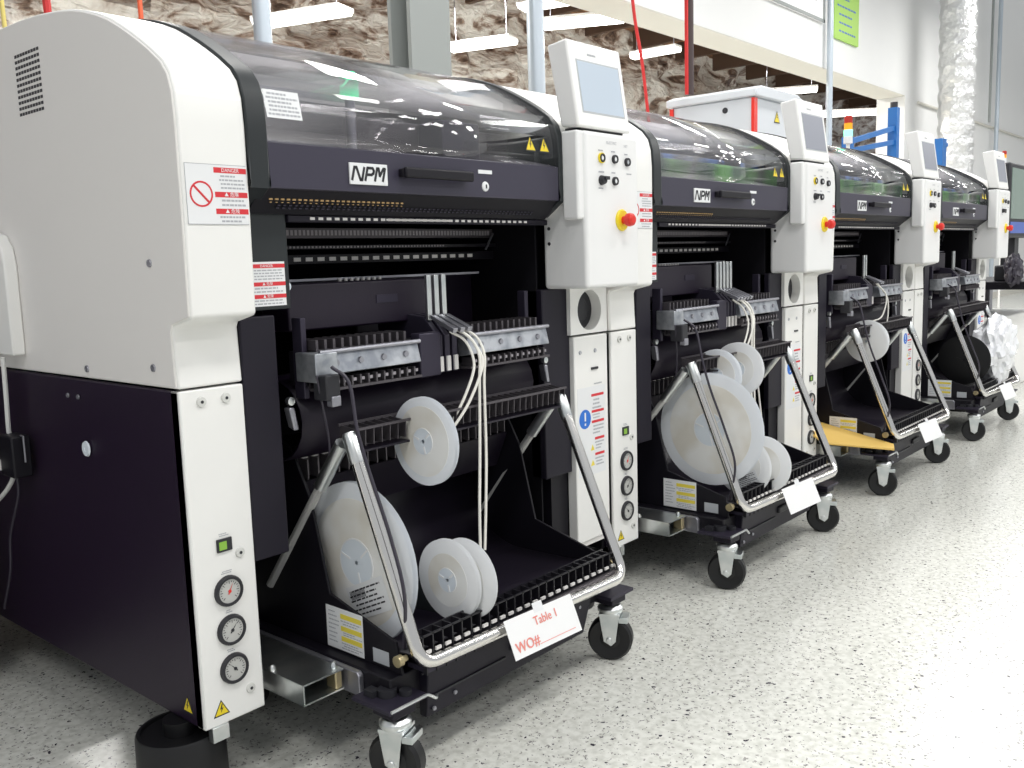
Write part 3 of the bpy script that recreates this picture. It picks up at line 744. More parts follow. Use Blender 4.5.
    for (a, b_) in ((.262, .520), (.668, .948)):
        MB().hexa([(a,-.050,.758),(b_,-.050,.758),(b_,-.012,.752),(a,-.012,.752),(a,-.040,.797),(b_,-.040,.797),(b_,-.012,.800),(a,-.012,.800)]).build('bank_cover_plate', 'dullplate', fb, .002)
        MB().tube([(a, -.046, .801), (b_, -.046, .801)], .0045, 8).build('bank_round_bar', 'dullsteel', fb)
        c = MB(); comb(c, a+.010, b_-.012, -.050, .732, .0205, .004, .018, .04); c.box(a, b_, -.05, -.012, .726, .731); c.box(a, b_, -.012, -.008, .728, .756)
        c.build('bank_lower_comb', 'railgrey', fb)
        c = MB(); comb(c, a+.016, b_-.012, -.047, .739, .0205, .008, .006, .002); c.build('bank_slot_marks', 'dot', fb)
        for k in range(4): MB().lathe((a+.04+k*(b_-a-.08)/3, -.045, .778), (0, -1, 0), [(0, .004), (.006, .004), (.007, 0)], 10).build('bank_screw', 'dullsteel', fb)
    MB().box(.248, .300, -.052, .01, .745, .800).build('end_bracket', 'dullplate', fb, .002)
    cn = MB().box(.252, .285, -.075, -.035, .712, .760).build('connector_block', 'ink', fb, .003)
    MB().box(.262, .283, -.078, -.060, .700, .720).build('connector_plug', 'dullsteel', cn, .002)
    # posts
    MB().box(.258, .270, .0, .03, .71, .865).build('left_post', 'plate', T, .002)
    MB().box(.955, .968, .03, .055, .74, .885).build('right_post', 'plate', T, .002)
    for x in (.222, .985):
        lt = MB().hexa([(x,-.01,.655),(x+.012,-.01,.655),(x+.012,.01,.66),(x,.01,.66),(x-.008,-.01,.70),(x+.004,-.01,.70),(x+.004,.01,.70),(x-.008,.01,.70)]).build('latch_lever', 'dullsteel', T, .003)
        MB().lathe((x-.002, 0, .712), (0, -1, 0), [(0, .012), (.008, .010), (.008, 0)], 12).build('latch_pin', 'steel', lt)
    # fork guide
    fk = MB(); xo, xi = .150, .244; z0, z1 = .158, .199; y0, y1 = -.087, .30; t = .003
    fk.box(xo, xi, y0, y1, z0, z0+t); fk.box(xo, xi, y0, y1, z1-t, z1); fk.box(xo, xo+t, y0, y1, z0, z1); fk.box(xi-t, xi, y0+.035, y1, z0, z1)
    fg = fk.build('fork_guide', 'steel', T)
    g = MB()
    for (x, y) in ((.238, -.065), (.158, .02)): g.lathe((x, y, z1), (0, 0, 1), [(.007, 0), (.007, .004), (.004, .009), (0, .010)], 12)
    g.build('guide_bolts', 'steel', fg)
    MB().box(.226, .242, -.085, -.055, z0+.003, z1-.003).build('guide_stop', 'goldknob', fg, .003)
    MB().prism([(-.125, .150), (.31, .150), (.31, .197), (-.118, .197), (-.125, .190)], .250, .262).build('side_rail', 'dullsteel', T, .002)
    # label + small plate on left side
    pl = Plane((.288, .014, .205), (0, -1, 0), (0, 0, 1))
    lb = pl.slab(MB(), 0, .112, 0, .086, 0, .0006).build('instruction_sticker', 'sticker', T)
    y_ = MB()
    for b in (.066, .041, .020): pl.slab(y_, .045, .108, b, b+.010, .0006, .0009)
    y_.build('yellow_bars', 'yellowink', lb)
    t = MB(); text_lines(t, pl, .045, .108, .053, .064, 2); text_lines(t, pl, .045, .108, .031, .040, 2); text_lines(t, pl, .045, .108, .003, .018, 3); text_lines(t, pl, .005, .04, .01, .08, 8, .3)
    t.build('small_print', 'greyink', lb)
    pl2 = Plane((.288, -.125, .208), (0, -1, 0), (0, 0, 1))
    pl2.slab(MB(), 0, .045, 0, .028, 0, .0006).build('rating_plate', 'greysticker', T)
    # caster mounts + casters
    for (x, ang) in ((.258, .35), (.950, .45)):
        MB().box(x-.040, x+.055, -.245, -.14, .160, .168).build('caster_bracket', 'plate', T, .001)
        MB().box(x-.028, x+.028, -.240, -.185, .143, .160).build('caster_mount_block', 'pillar', T, .002)
        caster(T, x, -.214, ang)
    caster(T, .262, .28, .3); caster(T, .945, .28, .2)
    g = MB().tube(fillet([(.220, -.248, .168), (.31, -.248, .168), (.335, -.245, .15), (.345, -.235, .15)], .004, 3), .003, 8).build('retaining_wire', 'steel', T)
    g = MB()
    g.cyl((.262, -.19, .168), (.262, -.19, .182), .018, seg=14); g.cyl((.285, -.215, .168), (.285, -.215, .178), .012, seg=12); g.box(.235, .255, -.18, -.155, .168, .180); g.build('bracket_fasteners', 'ink', T)
    return T
def caster(T, x, y, ang):
    R = .049; rot = Matrix.Scale(1.10, 4)
    # local: wheel axis along x, trailing offset to +y ... wheel centre (0,0,R)
    c = MB(); c.lathe((0, 0, .108), (0, 0, 1), [(0, 0), (.026, 0), (.028, .004), (.028, .010), (.022, .016), (.011, .018), (.011, .024), (0, .024)], 22)
    c.box(-.024, .024, -.024, .022, .102, .109)
    for s_ in (-1, 1):
        xx = s_*.021
        c.prism([(-.022, .106), (.022, .106), (.012, .045), (-.004, .036), (-.014, .046)], xx-.0015, xx+.0015)
        c.lathe((xx, 0, R), (s_, 0, 0), [(.007, 0), (.007, .005), (0, .006)], 10)
    c.box(-.020, .020, -.040, -.020, .088, .100)
    c.xf(rot); o = c.build('caster', 'steel', T, .001); o.location = (x, y, 0); o.rotation_euler.z = ang
    w = MB().lathe((-.016, 0, R), (1, 0, 0), [(0, .002), (.018, .002), (.022, .004), (.034, .002), (.044, .0), (R, .006), (R, .026), (.044, .032), (.034, .030), (.022, .028), (.018, .030), (0, .030)], 32)
    w.xf(rot); w.build('wheel', 'rubber', o)
CART = build_cart()
clab = ['nearest feeder cart with chrome tube guard, carrying the paper tag that reads Table 1',
        'feeder cart under the second machine, loaded with several milky white reels and a blank tag',
        'feeder cart under the third machine, holding only one small white reel',
        'farthest feeder cart, with a black reel and white plastic film on it']
CS = []
for i in range(4):
    c = CART if i == 0 else copy_tree(CART)
    c.location.x = 1.28*i; tag(c, clab[i], 'feeder cart', 'feeder carts docked in the machines'); CS.append(c)

# ---------------- reels
def reel(x, y, z, R, w, label, group=None, style='milky', lean=0, label_sheet=False):
    T = empty('component_reel', (x, y, z), label, 'reel', group, rz=lean)
    fm = {'milky': 'flange', 'pale': 'lightfilm', 'black': 'rubber', 'rim': 'lightfilm'}[style]
    hubR = R*.30
    for xo in (-w/2, w/2):
        f = MB()
        seg = 48; r0 = R*.06
        pr = [(r0, xo-.0007), (R*.97, xo-.0007), (R, xo), (R*.97, xo+.0007), (r0, xo+.0007), (r0, xo-.0007)]
        f.lathe((0, 0, 0), (1, 0, 0), pr, seg); f.build('flange', fm, T)
    MB().lathe((0, 0, 0), (1, 0, 0), [(R*.05, -w/2+.001), (hubR, -w/2+.001), (hubR, w/2-.001), (R*.05, w/2-.001)], 32).build('hub', 'rubber' if style == 'black' else 'hub', T)
    if style != 'black':
        MB().lathe((0, 0, 0), (1, 0, 0), [(hubR, -w/2+.0015), (R*.78, -w/2+.0015), (R*.78, w/2-.0015), (hubR, w/2-.0015)], 40).build('wound_tape', 'flangewarm' if style == 'milky' else 'hub', T)
    if style in ('milky', 'pale'):
        MB().lathe((0, 0, 0), (1, 0, 0), [(hubR, -w/2-.0012), (R*(.80 if style == 'milky' else .66), -w/2-.0012), (R*(.80 if style == 'milky' else .66), -w/2-.0004), (hubR, -w/2-.0004), (hubR, -w/2-.0012)], 48).build('wound_tape_face', 'creamface', T)
        MB().lathe((0, 0, 0), (1, 0, 0), [(.004, -w/2-.0014), (hubR, -w/2-.0014), (hubR, -w/2-.0004)], 40).build('hub_disc', 'hub', T)
    rb = MB(); rb.lathe((0, 0, 0), (1, 0, 0), [(hubR*.97, -w/2-.0022), (hubR*1.03, -w/2-.0022), (hubR*1.03, -w/2), ], 32)
    for k in range(6 if style == 'rim' else 3):
        a = k*2*PI/(6 if style == 'rim' else 3)+.3; c, s_ = math.cos(a), math.sin(a)
        rb.hexa([(-w/2-.0022, r*c-q*s_, r*s_+q*c) for r, q in ((R*.12,-.002),(hubR,-.002),(hubR,.002),(R*.12,.002))]+[(-w/2-.0012, r*c-q*s_, r*s_+q*c) for r, q in ((R*.12,-.002),(hubR,-.002),(hubR,.002),(R*.12,.002))])
    rb.build('hub_ribs', 'rubber' if style == 'black' else 'lightfilm', T)
    if label_sheet:
        pl = Plane((-w/2-.0024, R*.05, -R*.75), (0, -1, 0.45), (0, .45, 1))
        s_ = pl.slab(MB(), 0, R*.75, 0, R*.42, 0, .0004).build('reel_label', 'sticker', T)
        t = MB(); text_lines(t, pl, R*.03, R*.70, R*.03, R*.38, 6, .35, .0006)
        for k in range(18): pl.slab(t, R*.05+k*R*.017, R*.05+k*R*.017+R*.008, R*.25, R*.36, .0006, .0008)
        t.build('print', 'ink', s_)
    return T
reel(.335, -.040, .375, .163, .012, 'large milky reel with printed label, behind the left chrome tube of the nearest cart', label_sheet=True)
reel(.448, -.126, .610, .089, .010, 'small milky reel hanging in the upper comb of the nearest cart')
reel(.458, -.168, .330, .083, .010, 'cream white reel beside the cut-open backing in the nearest cart bin', style='pale')
reel(.482, -.190, .330, .082, .010, 'pale reel right behind the cream one in the nearest cart bin', style='pale')
MS2 = 1.28
reel(MS2+.345, -.115, .445, .168, .014, 'biggest milky reel, behind the left tube of the second cart', label_sheet=False)
reel(MS2+.450, -.080, .592, .080, .014, 'front one of the two small reels in the upper comb of the second cart')
reel(MS2+.560, -.095, .600, .084, .014, 'rear one of the two small reels in the upper comb of the second cart', style='pale')
reel(MS2+.455, -.165, .318, .090, .010, 'reel with a printed white label in the second cart bin, before the other small one', style='pale', label_sheet=True)
reel(MS2+.52, -.200, .315, .088, .010, 'reel leaning at the right of the labelled one in the second cart bin', style='pale')
reel(2*1.28+.46, -.070, .585, .086, .026, 'only reel of the third cart, white with dark spokes, under the cable', style='rim')
reel(3*1.28+.41, -.120, .385, .125, .016, 'black reel on the farthest cart', style='black')
# dark backing behind the lower reel of the first cart
o = MB().prism([(-.055, .24), (-.075, .345), (-.14, .36), (-.17, .25)], .4665, .4685).build('reel_backing_card', 'hoodband'); tag(o, 'dark grey notched card beside the cream reel in the nearest cart bin', 'card')
# dark spokes on third reel
# ---------------- tape feeders: three in cart 1, five in cart 2, two in 3 and 4
def feeder_proto():
    T = empty('tape_feeder', (0, 0, 0))
    w = .015
    MB().prism([(-.030, .725), (-.030, .805), (.01, .845), (.16, .860), (.16, .80), (.03, .78), (.0, .735)], 0, w).build('feeder_body', 'plate', T, .001)
    MB().box(.001, w-.001, -.004, .004, .838, .935).build('upright_strip', 'steel', T, .001)
    MB().prism([(-.075, .812), (-.01, .842), (-.01, .850), (-.080, .822)], .001, w-.001).build('tape_guide_arm', 'dullsteel', T, .001)
    MB().prism([(-.034, .728), (-.034, .760), (-.028, .760), (-.028, .728)], .002, w-.002).build('white_front_tab', 'tooth', T)
    MB().lathe((.0, -.005, .92), (0, -1, 0), [(0, .001), (.002, .001), (.002, 0)], 8)
    return T
FD = feeder_proto(); nf = 0
flabs = {0: ['left', 'middle', 'right']}
words = ['leftmost', 'second from left', 'middle', 'fourth from left', 'rightmost']
for mi, n in ((0, 3), (1, 5), (2, 2), (3, 2)):
    for k in range(n):
        f = FD if nf == 0 else copy_tree(FD); nf += 1
        f.location.x = 1.28*mi+.588+k*.0225
        pos = {2: ['left', 'right'], 3: ['left', 'middle', 'right'], 5: words}[n][k]
        tag(f, f"{pos} of the {['','','two','three','','five'][n]} tape feeders in the {['nearest','second','third','farthest'][mi]} cart's feeder bank", 'feeder', 'tape feeders')
# dark cover plate over feeder noses (part of the cart bank)
for i, c in enumerate(CS):
    o = MB().box(.525, .585, -.042, -.013, .722, .815).build('blank_feeder_cover', 'plate', c, .003)
    o = MB().box(.275, .675, .06, .15, .835, .928).build('reject_box', 'drum', c, .004)
    MB().box(.50, .56, .0585, .06, .880, .897).build('box_label', 'plate', o)

# ---------------- tapes and cables
def tapes(mi, paths, who):
    for k, p in enumerate(paths):
        o = MB().tube([(x+1.28*mi, y, z) for x, y, z in p], .0034, 8, smooth=8, flat=.0030).build('carrier_tape', 'tape')
        tag(o, f"{['leftmost','second','third','fourth','fifth'][k]} white tape strand hanging from the {who} feeders", 'tape', 'tape strands')
tp = [[(.600,-.045,.825), (.628,-.070,.81), (.650,-.085,.78), (.652,-.10,.74), (.610,-.10,.67), (.570,-.09,.62), (.555,-.06,.585)],
      [(.612,-.045,.825), (.640,-.075,.80), (.648,-.095,.76), (.640,-.10,.70), (.628,-.105,.55), (.605,-.12,.44), (.592,-.13,.351)],
      [(.630,-.045,.825), (.660,-.075,.80), (.664,-.095,.76), (.655,-.10,.70), (.648,-.105,.55), (.625,-.12,.44), (.606,-.13,.345)],
      [(.606,-.05,.815), (.634,-.07,.79), (.636,-.09,.74), (.600,-.095,.68), (.575,-.08,.63), (.572,-.05,.60)]]
tapes(0, tp, "nearest cart's")
tapes(1, tp+[[(.675,-.045,.815), (.690,-.07,.77), (.690,-.09,.60), (.688,-.12,.35)]], "second cart's")
tapes(2, [[(.62,-.045,.815), (.66,-.075,.76), (.60,-.08,.68), (.54,-.06,.66)], [(.64,-.045,.815), (.68,-.075,.74), (.64,-.08,.62), (.56,-.06,.60)]], "third cart's")
def cable(mi, pts, label, r=.0035, m='cable', nm='cable'):
    o = MB().tube([(x+1.28*mi, y, z) for x, y, z in pts], r, 8, smooth=8).build(nm, m); tag(o, label, 'cable', 'loose cables'); return o
for i, w in enumerate(('nearest', 'second', 'third', 'farthest')):
    cable(i, [(.270,-.07,.775), (.285,-.10,.745), (.278,-.125,.66), (.285,-.145,.58), (.290,-.19,.46), (.285,-.225,.36), (.300,-.20,.25)], f'thick dark cable hanging from the connector of the {w} cart over its left tube')
for i, w in enumerate(('nearest', 'second')):
    cable(i, [(.246,-.055,.76), (.262,-.05,.69), (.278,-.040,.63), (.284,-.03,.575)], f'thin black cable left of the thick one on the {w} cart', .0022)

# ---------------- paper tags on tube guards
def paper_tag(mi, label, txt=False):
    T = empty('paper_tag', (1.28*mi, 0, 0), label, 'tag', 'paper tags on the cart guards')
    base = Vector((.506, -.296, .174)); r = Vector((.214, -.006, -.004)); u = Vector((0, .030, .068))
    pl = Plane(base, r, u-r*(u.dot(r)/r.dot(r)))
    s_ = pl.slab(MB(), 0, .212, 0, .080, 0, .0008)
    o = s_.build('paper_sheet', 'paper', T)
    pl.slab(MB(), .090, .120, .072, .092, .0008, .0012).build('tape_strip', 'sticker', T)
    if txt:
        t = MB()
        for q in (-.0006, 0, .0006): text_bm(t, 'Table 1', .025, pl.p(.118+q, .056+q*.5), pl.r, pl.u, th=.0014+q*.1); text_bm(t, 'WO#', .029, pl.p(.046+q*1.3, .020+q*.6), pl.r, pl.u, th=.0014+q*.1)
        pl.slab(t, .080, .195, .010, .0112, .0008, .0014)
        t.build('tag_lettering', 'pinkink', T)
paper_tag(0, 'white paper tag lettered Table 1 and WO# in faded red on the nearest cart guard', True)
paper_tag(1, 'blank white paper tag on the chrome guard of the second cart')
paper_tag(2, 'blank white paper tag on the chrome guard of the third cart')
paper_tag(3, 'small blank white paper tag on the guard of the farthest cart')

# yellow padded paper at third machine
e = MB()
g_ = [(2.64, .07, .285), (2.842, .08, .262), (2.842, -.245, .196), (2.800, -.262, .186), (2.64, -.05, .215)]
A = [e.bm.verts.new((x, y, z)) for x, y, z in g_]; B = [e.bm.verts.new((x, y, z+.009)) for x, y, z in g_]
e.bm.faces.new(A[::-1]); e.bm.faces.new(B)
for i in range(5): e.bm.faces.new([A[i], A[(i+1) % 5], B[(i+1) % 5], B[i]])
o = e.build('padded_envelope', 'envelope', None, .002, 2); tag(o, 'yellow padded paper lying over the fork guide at the foot of the third machine', 'envelope')

# crumpled plastic film on the fourth cart
def crumple(name, c, rad, m, label, cat, seed):
    random.seed(seed); bm = bmesh.new(); bmesh.ops.create_icosphere(bm, subdivisions=4, radius=1)
    from mathutils import noise
    for v in bm.verts:
        d = v.co.normalized(); k = 1+.30*noise.noise(d*2.2+Vector((seed, 0, 0)))+.30*abs(noise.noise(d*3.3+Vector((0, seed, 0))))-.12*abs(noise.noise(d*6))
        v.co = Vector((d.x*rad[0]*k, d.y*rad[1]*k, d.z*rad[2]*k))
    b = MB(); b.bm.free(); b.bm = bm; b.xf(Matrix.Translation(c)); o = b.build(name, m); o.data.set_sharp_from_angle(angle=math.radians(24)); tag(o, label, cat); return o
crumple('plastic_film', (4.52, -.20, .42), (.18, .09, .16), 'bag', 'crumpled white plastic film heaped on the farthest cart', 'plastic film', 3)

# ---------------- things left of the first machine
T = empty('power_adapter', (-.03, .64, .58), 'black cable adapter hanging at the left edge beside the dark side panel', 'adapter')
MB().box(-.02, .02, -.035, .035, -.045, .045).build('adapter_body', 'black', T, .004)
MB().tube([(.0, -.036, .046), (.0, -.048, .046), (.0, -.048, -.01)], .002, 6).build('wire_clip', 'dullsteel', T)
o = MB().tube([(-.03, .655, .79), (-.03, .66, .70), (-.03, .665, .63), (-.03, .66, .545), (-.03, .70, .50), (-.035, .78, .45)], .005, 8, smooth=8).build('hanging_cord', 'whitecable'); tag(o, 'white cord running down the left edge beside the dark side panel', 'cable', 'loose cables')
o = MB().tube([(-.03, .645, .535), (-.03, .65, .49), (-.03, .69, .43), (-.03, .72, .38), (-.03, .74, .30), (-.03, .80, .2)], .003, 8, smooth=8).build('hanging_cord', 'cable'); tag(o, 'thin dark cord hanging below the black adapter at the left edge', 'cable', 'loose cables')
o = MB().box(-.06, -.045, .675, 1.05, .545, .568).build('white_bracket_arm', 'white', None, .002); tag(o, 'white arm reaching from the left edge to the black adapter', 'bracket')

T = empty('link_conveyor', (-.35, 1.2, 0), 'black conveyor body at the left edge behind the hanging cords', 'conveyor')
MB().box(-.55, .27, -.38, .5, .10, .76).build('conveyor_cabinet', 'black', T, .005)
MB().box(-.55, .27, -.30, -.10, .76, .84).build('conveyor_rail', 'dullsteel', T, .003)
for x in (-.45, .15): MB().lathe((x, 0, 0), (0, 0, 1), [(0, 0), (.04, 0), (.04, .03), (.015, .035), (.015, .10), (0, .10)], 16).build('conveyor_foot', 'rubber', T)
# ================================================================== SETTING
struct(MB().box(-6, 26, -9, 10, -.1, 0).build('floor', 'floor'))
# back wall: with wide opening below z 3.05 for x < 12.83
wl = MB(); wl.box(-6, 12.83, 3.0, 3.39, 3.05, 6.0); wl.box(12.83, 26, 3.0, 3.39, 0, 6.0); struct(wl.build('wall_back', 'wall'))
struct(MB().box(-6, 12.82, 3.004, 3.386, 3.04, 3.05).build('trim_1', 'soffit'))
struct(MB().box(24, 24.1, -9, 3, 0, 6).build('wall_right', 'wall'))
ins = MB()
nx, nz = 120, 30
from mathutils import noise as _n
V = [[ins.bm.verts.new((-6+38*i/nx, 9.2+.35*_n.noise(Vector((i*.35, j*.35, 1.7)))+.15*_n.noise(Vector((i*.9, j*.9, 4))), 5.4*j/nz)) for j in range(nz+1)] for i in range(nx+1)]
for i in range(nx):
    for j in range(nz): ins.bm.faces.new([V[i][j], V[i+1][j], V[i+1][j+1], V[i][j+1]])
struct(ins.build('wall_far', 'insul'))
struct(MB().box(-6, 32, 3.4, 9.8, 5.35, 5.45).build('ceiling', 'wood'))
jm = MB()
for k in range(22): jm.box(-4+k*1.6, -3.9+k*1.6, 3.4, 9.0, 5.0, 5.35)
jo = jm.build('trim_2', 'joist'); struct(jo)
struct(MB().box(12.9, 24, 2.985, 3.0, 0, .1).build('baseboard_back', 'soffit'))
# wall conduit
o = MB().tube([(13.3, 2.97, 3.0), (22, 2.97, 2.98)], .02, 8).build('trim_3', 'soffit'); struct(o)

def pole(nm, x, y, r, z0, z1, m, label, cat):
    o = MB().cyl((x, y, z0), (x, y, z1), r, seg=16).build(nm, m); tag(o, label, cat); return o
bm_ = MB(); bm_.box(3.22, 3.56, 2.93, 2.96, 0, 5); bm_.box(3.22, 3.56, 2.76, 2.79, 0, 5); bm_.box(3.38, 3.40, 2.79, 2.93, 0, 5)
tag(bm_.build('steel_column', 'column', None), 'wide grey steel column rising behind the nearest machine', 'column')
pole('silver_pipe', 4.56, 2.88, .062, 0, 4, 'pipe', 'silver vertical pipe between the column and the monitor', 'pipe')
pole('double_conduit', 2.05, 2.60, .045, 0, 4, 'pipe', 'pale blue grey conduit right of the orange hose', 'conduit')
pole('slim_conduit', 9.98, 2.92, .035, 0, 4.2, 'pipe', 'slim blue grey pipe beside the lime green sign', 'pipe')
pole('slim_drop_pipe', 17.3, 2.90, .035, 0, 5.5, 'pipe', 'thin blue pipe near the right edge, right of the foil duct', 'pipe')
pole('drop_rod', 16.6, 2.85, .02, 3.0, 5.5, 'column', 'thin grey rod between the foil duct and the thin blue pipe', 'rod')
def cordm(pts, r, m, label, nm='air_hose'):
    o = MB().tube(pts, r, 8, smooth=6).build(nm, m); tag(o, label, 'hose', 'hanging hoses')
cordm([(1.12, 2.9, 2.6), (1.14, 2.9, 2.0), (1.20, 2.9, 1.4)], .018, 'redcord', 'red hose hanging above the nearest machine, left of the orange one')
cordm([(1.57, 2.9, 2.8), (1.58, 2.9, 1.4)], .012, 'orangecord', 'orange hose hanging above the nearest machine')
cordm([(.93, 2.9, 2.6), (.96, 2.9, 1.4)], .010, 'yellowcord', 'thin yellow cord left of the red hose')
cordm([(5.72, 2.9, 4.0), (5.86, 2.9, 3.0), (6.0, 2.9, 2.5), (6.15, 2.9, 1.7)], .014, 'redcord', 'red hose hanging in the opening behind the first monitor')
pole('striped_pole', 5.02, 1.90, .030, 2.05, 4, 'darkpole', 'dark pole with a red side in front of the grey cabinet', 'pole')
o = MB().box(4.975, 4.990, 1.89, 1.91, 2.05, 4).build('red_stripe', 'redcord'); 
pp = [q for q in COL.objects if q.name == 'striped_pole'][0]; o.parent = pp
# fluorescent fixtures
def fixture(x0, y0, x1, y1, z, w, label):
    a = math.atan2(y1-y0, x1-x0); ln = math.hypot(x1-x0, y1-y0)
    T = empty('fluorescent_fixture', ((x0+x1)/2, (y0+y1)/2, z), label, 'ceiling light', 'hanging fluorescent lights', rz=a)
    MB().box(-ln/2, ln/2, -w/2, w/2, .03, .06).build('fixture_housing', 'white', T)
    MB().prism([(-w/2, .03), (w/2, .03), (w*.35, -.02), (-w*.35, -.02)], -ln/2, ln/2).build('diffuser', 'lamp', T)
    for s_ in (-1, 1): MB().cyl((s_*ln*.4, 0, .06), (s_*ln*.4, 0, 1.8), .006, seg=6).build('hanger_rod', 'dullsteel', T)
fixture(5.12, 7.0, 5.44, 6.0, 3.45, .30, 'bright fluorescent light above the nearest machine left of the column')
fixture(7.58, 6.65, 7.83, 5.85, 3.5, .28, 'bright fluorescent light between the grey column and the silver pipe')
fixture(7.70, 5.3, 8.10, 4.5, 3.55, .35, 'bright fluorescent light right above the first monitor')
fixture(9.67, 5.4, 9.72, 4.75, 3.5, .18, 'small fluorescent light right of the first monitor')
fixture(16.8, 5.9, 17.6, 4.7, 3.5, .5, 'long fluorescent light in the opening above the signal tower')
fixture(14.2, 5.8, 14.6, 5.0, 3.6, .35, 'fluorescent light at the upper right of the grey cabinet')
fixture(8.9, 6.6, 9.2, 5.6, 4.2, .35, 'fluorescent light high beside the silver pipe')

# grey cabinet with red corner
T = empty('grey_cabinet', (0, 0, 0), 'tall light grey cabinet with red corner strip behind the second machine', 'cabinet')
MB().box(6.29, 7.12, 2.05, 2.80, 0, 2.20).build('cabinet_body', 'greycab', T, .01)
MB().prism([(6.26, 2.20), (7.15, 2.20), (7.15, 2.26), (7.05, 2.29), (6.36, 2.29), (6.26, 2.26)], 2.01, 2.84, 'y').build('cabinet_cap', 'greycab', T, .01)
MB().box(6.275, 6.335, 2.035, 2.06, .3, 2.19).build('red_corner_strip', 'red', T)
MB().box(6.275, 6.29, 2.78, 2.815, .3, 2.19).build('red_rear_strip', 'red', T)
tr = triangle_sign(T, front(6.72, 2.07, 2.047), .10)
MB().lathe((6.29, 2.30, 2.12), (-1, 0, 0), [(0, .01), (.02, .01), (.025, 0)], 12).build('cabinet_lock', 'ink', T)
# signal towers
def tower(x, y, z, s, label, lit, stem=.3):
    T = empty('signal_tower', (x, y, z), label, 'signal light', 'signal towers')
    MB().lathe((0, 0, -stem), (0, 0, 1), [(0, 0), (.012*s, 0), (.012*s, stem), (.028*s, stem+.001), (0, stem+.001)], 16).build('tower_stem', 'white', T)
    MB().lathe((0, 0, 0), (0, 0, 1), [(0, 0), (.028*s, 0), (.028*s, .045*s), (0, .045*s)], 20).build('base_segment', 'sticker', T)
    MB().lathe((0, 0, .046*s), (0, 0, 1), [(0, 0), (.028*s, 0), (.028*s, .04*s), (0, .04*s)], 20).build('green_segment', lit, T)
    MB().lathe((0, 0, .087*s), (0, 0, 1), [(0, 0), (.026*s, 0), (.026*s, .04*s), (0, .04*s)], 20).build('amber_segment', 'amber', T)
    MB().lathe((0, 0, .128*s), (0, 0, 1), [(0, 0), (.026*s, 0), (.026*s, .038*s), (.02*s, .045*s), (0, .045*s)], 20).build('red_segment', 'redlamp', T)
tower(4.262, .5, 1.525, .84, 'signal tower with lit mint green segment above the farthest machine roof', 'mint', .074)
tower(7.57, .5, 1.595, .64, 'small far signal tower right of the last monitor', 'sticker', 1.594)
# blue frame
T = empty('storage_rack', (0, 0, 0), 'blue metal frame with two rails behind the third machine', 'rack')
MB().box(9.97, 10.06, 2.15, 2.25, 0, 2.50).build('frame_post', 'bluepaint', T)
MB().cyl((10.015, 2.2, 2.5), (10.015, 2.2, 2.56), .04, seg=10).build('post_cap', 'ink', T)
for (x0, za, zb) in ((8.7, 2.01, 2.25), (8.7, 1.92, 2.10)): MB().hexa([(x0, 2.17, za), (9.98, 2.17, zb), (9.98, 2.22, zb), (x0, 2.22, za), (x0, 2.17, za+.05), (9.98, 2.17, zb+.05), (9.98, 2.22, zb+.05), (x0, 2.22, za+.05)]).build('frame_rail', 'bluepaint', T)
MB().box(8.65, 8.72, 2.15, 2.25, 0, 2.08).build('frame_post', 'bluepaint', T)
T = empty('blue_post', (0, 0, 0), 'lone blue post with a side knob, right behind the third monitor', 'post')
MB().hexa([(12.08, 2.25, 0), (12.14, 2.25, 0), (12.14, 2.35, 0), (12.08, 2.35, 0), (12.00, 2.25, 2.33), (12.17, 2.25, 2.33), (12.17, 2.35, 2.33), (12.00, 2.35, 2.33)]).build('post_body', 'bluepaint', T)
MB().cyl((12.17, 2.3, 2.27), (12.28, 2.3, 2.27), .04, seg=10).build('post_knob', 'bluepaint', T)
# foil duct
d = MB(); bm = d.bm; seg, ny = 28, 70; rings = []
for j in range(ny+1):
    z = 1.0+4.6*j/ny; cxp = 13.3-.06*(z-2)**1.0*0.4-.02; r = .235*(1+.05*math.sin(j*1.9))
    rings.append([bm.verts.new((cxp+r*(1+.10*_n.noise(Vector((math.cos(2*PI*k/seg)*2, math.sin(2*PI*k/seg)*2, j*.35))))*math.cos(2*PI*k/seg), 2.45+r*math.sin(2*PI*k/seg), z)) for k in range(seg)])
for A, B in zip(rings, rings[1:]):
    for k in range(seg): bm.faces.new([A[k], A[(k+1) % seg], B[(k+1) % seg], B[k]])
tag(d.build('foil_duct', 'foil'), 'crinkled silver foil duct dropping behind the farthest machine', 'duct')
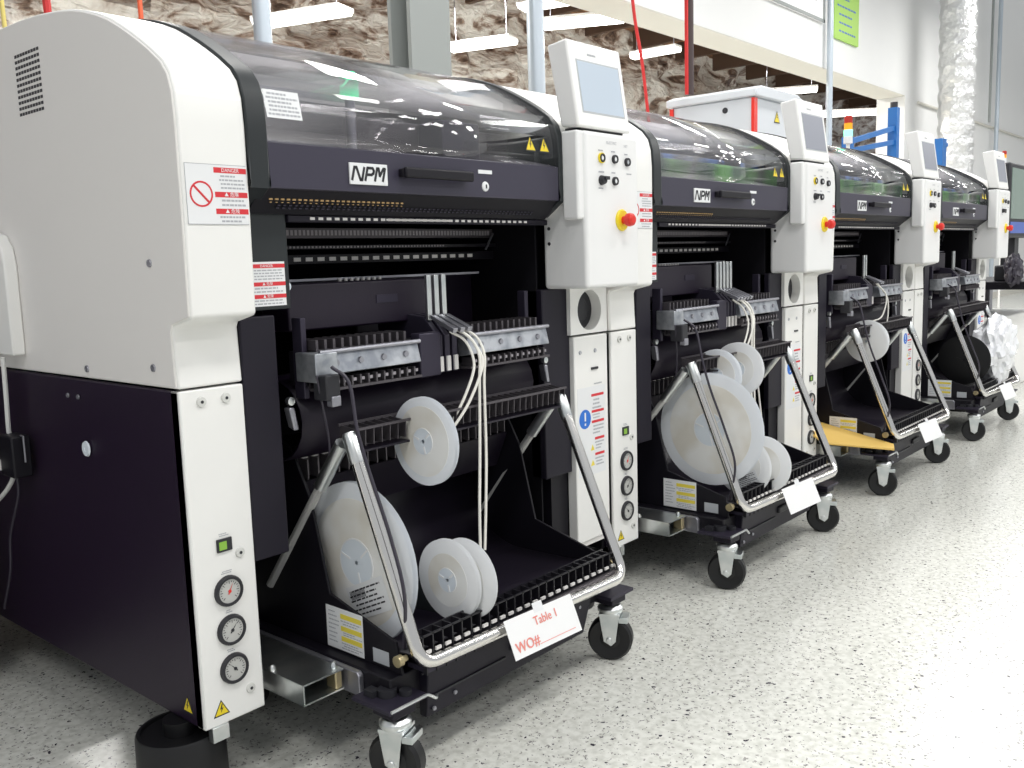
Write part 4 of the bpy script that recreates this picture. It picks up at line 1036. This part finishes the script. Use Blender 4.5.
# signs on the wall
T = empty('lime_sign', (0, 0, 0), 'lime green notice board sheet on the white wall at the top', 'sign')
MB().box(10.22, 10.98, 2.97, 2.995, 3.42, 4.4).build('sign_sheet', 'signgreen', T)
t = MB(); pl = front(10.22, 3.42, 2.97); text_lines(t, pl, .08, .65, .05, .9, 9, .22, .002); t.build('sign_print', 'bluepaint', T)
T = empty('framed_sign', (0, 0, 0), 'white framed sign on the wall left of the lime green one', 'sign')
MB().box(8.0, 9.92, 2.97, 2.995, 3.53, 4.5).build('sign_face', 'paper', T)
f = MB(); f.box(8.0, 9.92, 2.96, 2.972, 3.53, 3.56); f.box(9.89, 9.92, 2.96, 2.972, 3.53, 4.5); f.box(8.0, 8.03, 2.96, 2.972, 3.53, 4.5); f.build('sign_border', 'column', T)
t = MB(); pl = front(8.1, 3.6, 2.969); text_lines(t, pl, .2, 1.6, .08, .8, 5, .25, .001); t.build('sign_print', 'ink', T)

# far workstation right of the last machine
T = empty('inspection_station', (5.75, 0, 0), 'inspection station with a dark framed monitor at the right edge', 'workstation')
MB().box(-.1, .9, .05, .75, 0, .50).build('station_cabinet', 'white', T, .01)
MB().box(-.12, .92, -.10, .75, .68, .73).build('station_shelf', 'black', T, .005)
MB().box(.0, .08, .3, .4, .50, .68).build('station_leg', 'dullsteel', T); MB().box(.7, .78, .3, .4, .50, .68).build('station_leg', 'dullsteel', T)
mo = MB().box(-.16, .45, .0, .05, 1.0, 1.46).build('station_monitor', 'ink', T, .01)
MB().box(-.13, .42, -.003, .0, 1.12, 1.43).build('upper_screen', 'screendark', mo); MB().box(-.13, .42, -.003, .0, 1.03, 1.10).build('lower_screen_bar', 'screenblue', mo)
MB().box(.1, .2, .02, .1, .73, 1.0).build('monitor_stand', 'ink', T)
MB().box(-.05, .1, -.02, .1, .73, .83).build('keyboard_box', 'ink', T, .01)
crumple('cable_bundle', (5.62, -.03, .80), (.06, .05, .09), 'cable', 'dark tangled cable bundle below the far right monitor', 'cables', 9)

# small red mark on floor
o = MB().box(.36, .385, -.345, -.335, .0, .0012).build('floor_mark', 'redink'); tag(o, 'tiny red scrap on the floor by the nearest caster', 'scrap')
